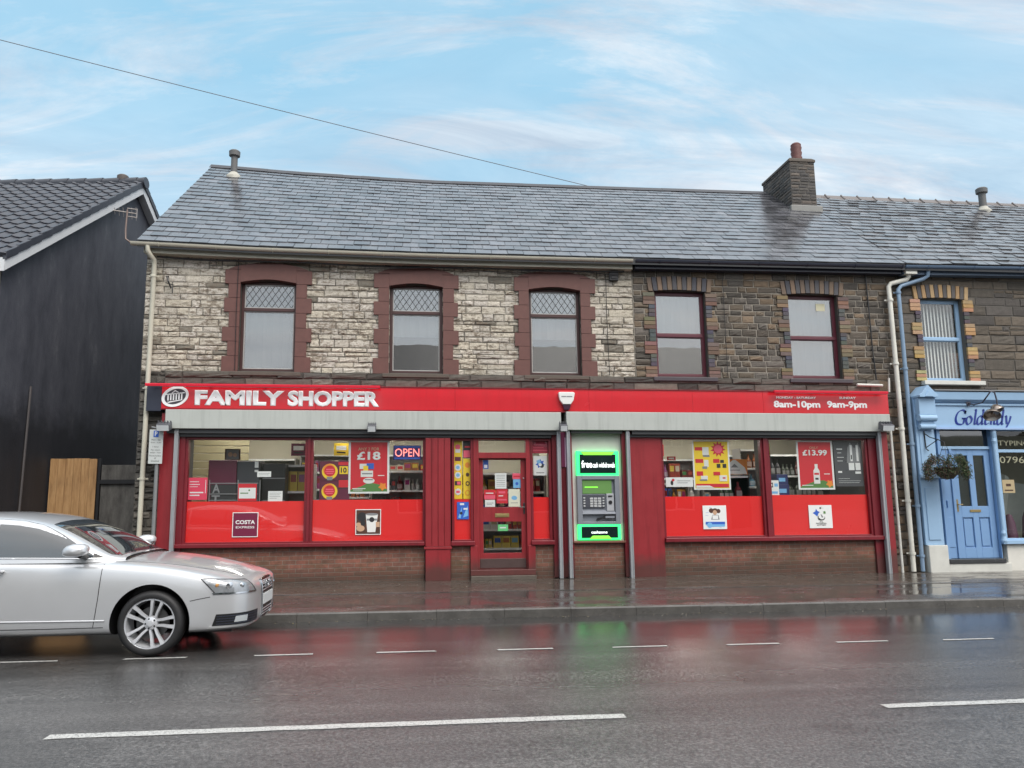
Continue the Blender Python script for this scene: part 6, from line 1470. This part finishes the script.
# shut lines
side = (0, 1, 0)
for sg in (-1, 1):
    sd = (0, -sg, 0)
    for pts in ([(-.50, sg*.9, .93), (-.505, sg*.9, .8), (-.515, sg*.9, .6), (-.535, sg*.9, .42), (-.55, sg*.9, .30)], [(-1.65, sg*.9, .945), (-1.66, sg*.9, .6), (-1.65, sg*.9, .30)], [(-2.35, sg*.9, .95), (-2.42, sg*.9, .75), (-2.47, sg*.9, .5)],
                [(-.45, sg*.9, .305), (-1.0, sg*.9, .302), (-1.7, sg*.9, .302), (-2.35, sg*.9, .31)], [(.385, sg*.9, .55), (.46, sg*.9, .565), (.58, sg*.9, .585)]):
        cast_tube('door_seam' if pts[0][0] < .3 else 'bumper_seam', resample(pts, 14), sd, BV, -.001, .0045, M_seam)
    # raised rubbing strip moulded low along the doors
    cast_tube('door_moulding', resample([(-.44, sg*.9, .372), (-1.5, sg*.9, .380), (-2.4, sg*.9, .385)], 24), sd, BV, .001, .009, M_paint)
    cast_tube('window_trim', resample([(-.50, sg*.9, .985), (-1.2, sg*.9, 1.0), (-2.2, sg*.9, 1.012), (-2.95, sg*.9, 1.03)], 24), sd, GV, .003, .007, M_chrome)
    h1 = MB().box(-1.63, -1.43, sg*.955-.012, sg*.955+.012, .865, .893).box(-1.47, -1.44, min(sg*.90, sg*.95), max(sg*.90, sg*.95), .868, .89).box(-1.625, -1.60, min(sg*.90, sg*.95), max(sg*.90, sg*.95), .868, .89)
    h1.build('door_handle', M_paint, car, shear=False, bevel=.009)
    MB().box(-2.36, -2.16, sg*.955-.012, sg*.955+.012, .885, .913).box(-2.2, -2.17, min(sg*.90, sg*.95), max(sg*.90, sg*.95), .888, .91).box(-2.355, -2.33, min(sg*.90, sg*.95), max(sg*.90, sg*.95), .888, .91).build('door_handle', M_paint, car, shear=False, bevel=.009)
    # mirror
    mb = MB(); n = 12; P = []
    cx, cy, cz = -.73, sg*1.00, 1.075
    for i in range(9):
        th = PI*i/8; row = []
        for k in range(17):
            ph = 2*PI*k/16; x_ = math.sin(th)*math.cos(ph); y_ = math.cos(th); z_ = math.sin(th)*math.sin(ph)
            f = lambda q, e: math.copysign(abs(q)**e, q)
            row.append((cx+.125*f(x_, .85)+.02*f(z_, 1), cy+.095*f(y_, .8), cz+(.078 if z_ > 0 else .055)*f(z_, .85)))
        P.append(row)
    mb.grid(P); mo = mb.build('wing_mirror', M_paint, car, shear=False, smooth=True)
    MB().tube([(-.70, sg*.80, 1.0), (-.70, sg*.90, 1.018), (-.71, sg*.95, 1.03)], [.03, .028, .03], 8).build('mirror_arm', M_trim, mo, shear=False, smooth=True)
    patch('quarter_trim', [[(-.53-.1*i/4, .84*sg, .995+.0*i) for i in range(5)], [(-.53-.1*i/4, .84*sg, 1.0+.045*i/4) for i in range(5)]], (0, -sg, 0), GV, .006, M_trim, mirror=False)
# bonnet shut line, screen wash strip
for sg in (-1, 1): cast_tube('bonnet_seam', [(-.42+.115*i, sg*(.76-.02*i+(.0 if i < 7 else -.03*(i-7))), 1.0) for i in range(11)], (0, 0, -1), BV, -.001, .004, M_seam)
patch('scuttle', [[(x_, -.66+1.32*i/12, 1.2) for i in range(13)] for x_ in (-.405, -.34)], (0, 0, -1), BV, .012, M_trim, mirror=False)
for y_ in (-.35, .25): MB().tube([(-.38, y_, 1.03), (-.47, y_+.15, 1.045), (-.55, y_+.50, 1.075)], .008, 6).build('wiper', M_trim, car, shear=False)
box_ = MB().box(-3.3, .75, -.60, .60, .19, .45).build('underbody', M_trim, car, shear=False)
# wheels
def wheel(x, sg):
    yc = sg*.905; s = sg
    ty = MB().lathe([(.238, -.22*s), (.27, -.225*s), (.305, -.215*s), (.326, -.19*s), (.331, -.11*s), (.326, -.03*s), (.307, -.004*s), (.285, .003*s), (.262, .0), (.250, -.006*s)], (0, 0, 0), 'y', 56)
    for k in range(4): pass
    ty.v = [(x+a, yc+b, .331+c) for a, b, c in ty.v]
    t = ty.build('wheel', M_tyre, car, shear=False, smooth=True, fixn=True)
    rim = MB().lathe([(.252, -.004*s), (.256, -.010*s), (.250, -.018*s), (.236, -.016*s), (.230, -.05*s), (.222, -.20*s)], (x, yc, .331), 'y', 56)
    def put_(vs): return [(x+a, yc+b, .331+c) for a, b, c in vs]
    for k in range(5):
        for dlt in (-.175, .175):
            a = 2*PI*k/5+R(3)*1; n = 6
            # twin spokes run almost parallel from the hub to the rim
            ux, uz = math.cos(a), math.sin(a); px_, pz_ = -uz, ux; o1 = math.copysign(.026, dlt); o2 = math.copysign(.046, dlt)
            vs = []
            for (r_, off, w, yo) in ((.055, o1, .013, -.036), (.12, o1*1.15, .0145, -.026), (.19, o2*.95, .017, -.016), (.243, o2*1.12, .022, -.011)):
                for (ww, yy) in ((-w, yo-.03), (-w*.8, yo), (w*.8, yo), (w, yo-.03)): vs.append((ux*r_+px_*(off+ww), yy*s, uz*r_+pz_*(off+ww)))
            rim.add(put_(vs), [(i*4+j, i*4+(j+1) % 4, (i+1)*4+(j+1) % 4, (i+1)*4+j) for i in range(3) for j in range(4)])
    rim.lathe([(0, -.014*s), (.030, -.016*s), (.034, -.024*s), (.062, -.032*s), (.072, -.05*s), (.072, -.09*s)], (x, yc, .331), 'y', 28)
    r_ = rim.build('rim', M_alloy, t, shear=False, smooth=True)
    mb = MB().lathe([(0, -.10*s), (.16, -.10*s), (.165, -.105*s), (.165, -.12*s), (0, -.12*s)], (x, yc, .331), 'y', 32); mb.build('brake_disc', plain('brake_steel', (.12, .12, .12), .4, .7), t, shear=False)
    mb = MB()
    for k in range(5): a = 2*PI*k/5+R(39); mb.lathe([(0, -.026*s), (.009, -.026*s), (.010, -.05*s)], (x+.048*math.cos(a), yc, .331+.048*math.sin(a)), 'y', 10)
    mb.build('wheel_bolt', M_trim, r_, shear=False)
for xw in (0, -2.84):
    for sg in (-1, 1): wheel(xw, sg)
put(car, -2.81, 9.43, 0, math.atan(S)*0)
car.rotation_euler = (0, math.atan(S), 0)

# ------------------------------------------------------------------ camera, sky, sun
cam = bpy.data.cameras.new('camera'); co_ = bpy.data.objects.new('camera', cam); C.objects.link(co_)
cam.sensor_width = 36; cam.lens = 36*768/1024; cam.clip_start = .1; cam.clip_end = 3000
pitch, roll, yaw = .1453, -.01513, .1142
f0 = Vector((math.sin(yaw), math.cos(yaw), 0)); r0 = Vector((math.cos(yaw), -math.sin(yaw), 0)); u0 = Vector((0, 0, 1))
f = f0*math.cos(pitch)+u0*math.sin(pitch); u = -f0*math.sin(pitch)+u0*math.cos(pitch)
r_ = r0*math.cos(roll)+u*math.sin(roll); u2 = -r0*math.sin(roll)+u*math.cos(roll)
mt = Matrix((r_, u2, -f)).transposed().to_4x4(); mt.translation = (0, 0, 1.6); co_.matrix_world = mt
scene.camera = co_

SUN_EL, SUN_AZ = 50, 152            # high thin cloud, brighter behind the camera
w = bpy.data.worlds.new('World'); scene.world = w; w.use_nodes = True; nt = w.node_tree; nt.nodes.clear()
N = nt.nodes.new; L = nt.links.new
out = N('ShaderNodeOutputWorld'); bg = N('ShaderNodeBackground'); sky = N('ShaderNodeTexSky'); sky.sky_type = 'NISHITA'; sky.sun_disc = False
sky.sun_elevation = R(SUN_EL); sky.sun_rotation = R(SUN_AZ); sky.altitude = 50; sky.air_density = 1.0; sky.dust_density = 1.2; sky.ozone_density = 1.3
tc = N('ShaderNodeTexCoord'); sep = N('ShaderNodeSeparateXYZ'); L(tc.outputs['Generated'], sep.inputs[0])
def wm(op, a, b=None, c=False):
    n = N('ShaderNodeMath'); n.operation = op; n.use_clamp = c
    for i, v in enumerate((a, b)):
        if v is None: continue
        if isinstance(v, (int, float)): n.inputs[i].default_value = v
        else: L(v, n.inputs[i])
    return n.outputs[0]
zz = wm('ADD', wm('MAXIMUM', sep.outputs[2], 0), .22)
cv = N('ShaderNodeCombineXYZ'); L(wm('DIVIDE', sep.outputs[0], zz), cv.inputs[0]); L(wm('DIVIDE', sep.outputs[1], zz), cv.inputs[1])
def wnoise(sc, mapsc, rot, det, rough, dist):
    mp = N('ShaderNodeMapping'); mp.inputs['Scale'].default_value = mapsc; mp.inputs['Rotation'].default_value = (0, 0, rot); L(cv.outputs[0], mp.inputs['Vector'])
    n = N('ShaderNodeTexNoise'); n.inputs['Scale'].default_value = sc; n.inputs['Detail'].default_value = det; n.inputs['Roughness'].default_value = rough; n.inputs['Distortion'].default_value = dist; L(mp.outputs[0], n.inputs['Vector']); return n.outputs['Fac']
def wramp(fac, st):
    n = N('ShaderNodeValToRGB')
    while len(n.color_ramp.elements) < len(st): n.color_ramp.elements.new(.5)
    for e, (p, c) in zip(n.color_ramp.elements, st): e.position = p; e.color = (*c, 1)
    L(fac, n.inputs['Fac']); return n.outputs['Color']
def wmix(fac, a, b, mode='MIX'):
    n = N('ShaderNodeMix'); n.data_type = 'RGBA'; n.blend_type = mode
    for s_, v in ((n.inputs[0], fac), (n.inputs[6], a), (n.inputs[7], b)):
        if isinstance(v, (int, float)): s_.default_value = v
        elif isinstance(v, tuple): s_.default_value = (*v, 1)
        else: L(v, s_)
    return n.outputs[2]
big = wnoise(.9, (.55, 1.0, 1), .25, 6, .55, .4)
streak = wnoise(2.4, (.40, 1.6, 1), -.30, 10, .66, 1.1)
fine = wramp(wnoise(3.0, (.5, 1.5, 1), -.25, 8, .65, .9), [(.35, (0, 0, 0)), (.62, (1, 1, 1))])
m1 = wramp(big, [(.36, (0, 0, 0)), (.60, (1, 1, 1))])
m2 = wramp(streak, [(.46, (0, 0, 0)), (.60, (1, 1, 1))])
cl = wm('ADD', wm('MULTIPLY', m1, .55), wm('MULTIPLY', m2, .55), True)
hz = wm('SUBTRACT', 1.0, wm('MULTIPLY', sep.outputs[2], 2.3), True)
cl = wm('ADD', wm('MULTIPLY', cl, .92), wm('MULTIPLY', hz, .72), True)
K = 1/.10
skyc = wmix(.85, sky.outputs[0], tuple(K*v for v in (.24, .49, .66)))
cloudc = wmix(fine, tuple(K*v for v in (.40, .445, .52)), tuple(K*v for v in (.60, .645, .69)))
c1 = wmix(cl, skyc, cloudc)
# veiled sun: the cloud deck is brighter overhead and towards the sun behind the camera
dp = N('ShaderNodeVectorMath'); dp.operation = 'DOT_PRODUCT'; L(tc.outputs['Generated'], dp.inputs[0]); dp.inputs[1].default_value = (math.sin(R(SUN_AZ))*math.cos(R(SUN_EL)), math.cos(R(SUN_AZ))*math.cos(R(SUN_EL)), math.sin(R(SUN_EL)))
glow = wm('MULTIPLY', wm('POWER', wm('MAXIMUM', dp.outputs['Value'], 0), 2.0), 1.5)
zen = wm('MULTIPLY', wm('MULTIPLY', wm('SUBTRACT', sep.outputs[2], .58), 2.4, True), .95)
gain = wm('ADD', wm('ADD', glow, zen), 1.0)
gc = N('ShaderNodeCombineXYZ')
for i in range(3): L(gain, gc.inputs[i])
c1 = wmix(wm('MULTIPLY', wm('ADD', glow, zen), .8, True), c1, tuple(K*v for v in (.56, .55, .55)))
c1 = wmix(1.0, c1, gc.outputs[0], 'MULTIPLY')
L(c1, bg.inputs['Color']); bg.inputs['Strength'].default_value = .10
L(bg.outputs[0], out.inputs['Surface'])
sd = bpy.data.lights.new('sun', 'SUN'); sd.energy = 1.5; sd.angle = R(35); sd.color = (1, .95, .88); so = bpy.data.objects.new('sun', sd); C.objects.link(so)
# sky texture azimuth runs clockwise from +Y; the lamp shines from the same bearing
az = R(SUN_AZ); el = R(SUN_EL); dirv = Vector((math.sin(az)*math.cos(el), math.cos(az)*math.cos(el), math.sin(el)))
so.rotation_euler = dirv.to_track_quat('Z', 'Y').to_euler()
vs = scene.view_settings; vs.view_transform = 'Standard'; vs.look = 'None'; vs.gamma = 1; vs.use_curve_mapping = False; vs.exposure = .55
scene.cycles.use_denoising = True
scene.cycles.max_bounces = 8; scene.cycles.transparent_max_bounces = 12; scene.cycles.caustics_reflective = False; scene.cycles.caustics_refractive = False
scene.render.film_transparent = False
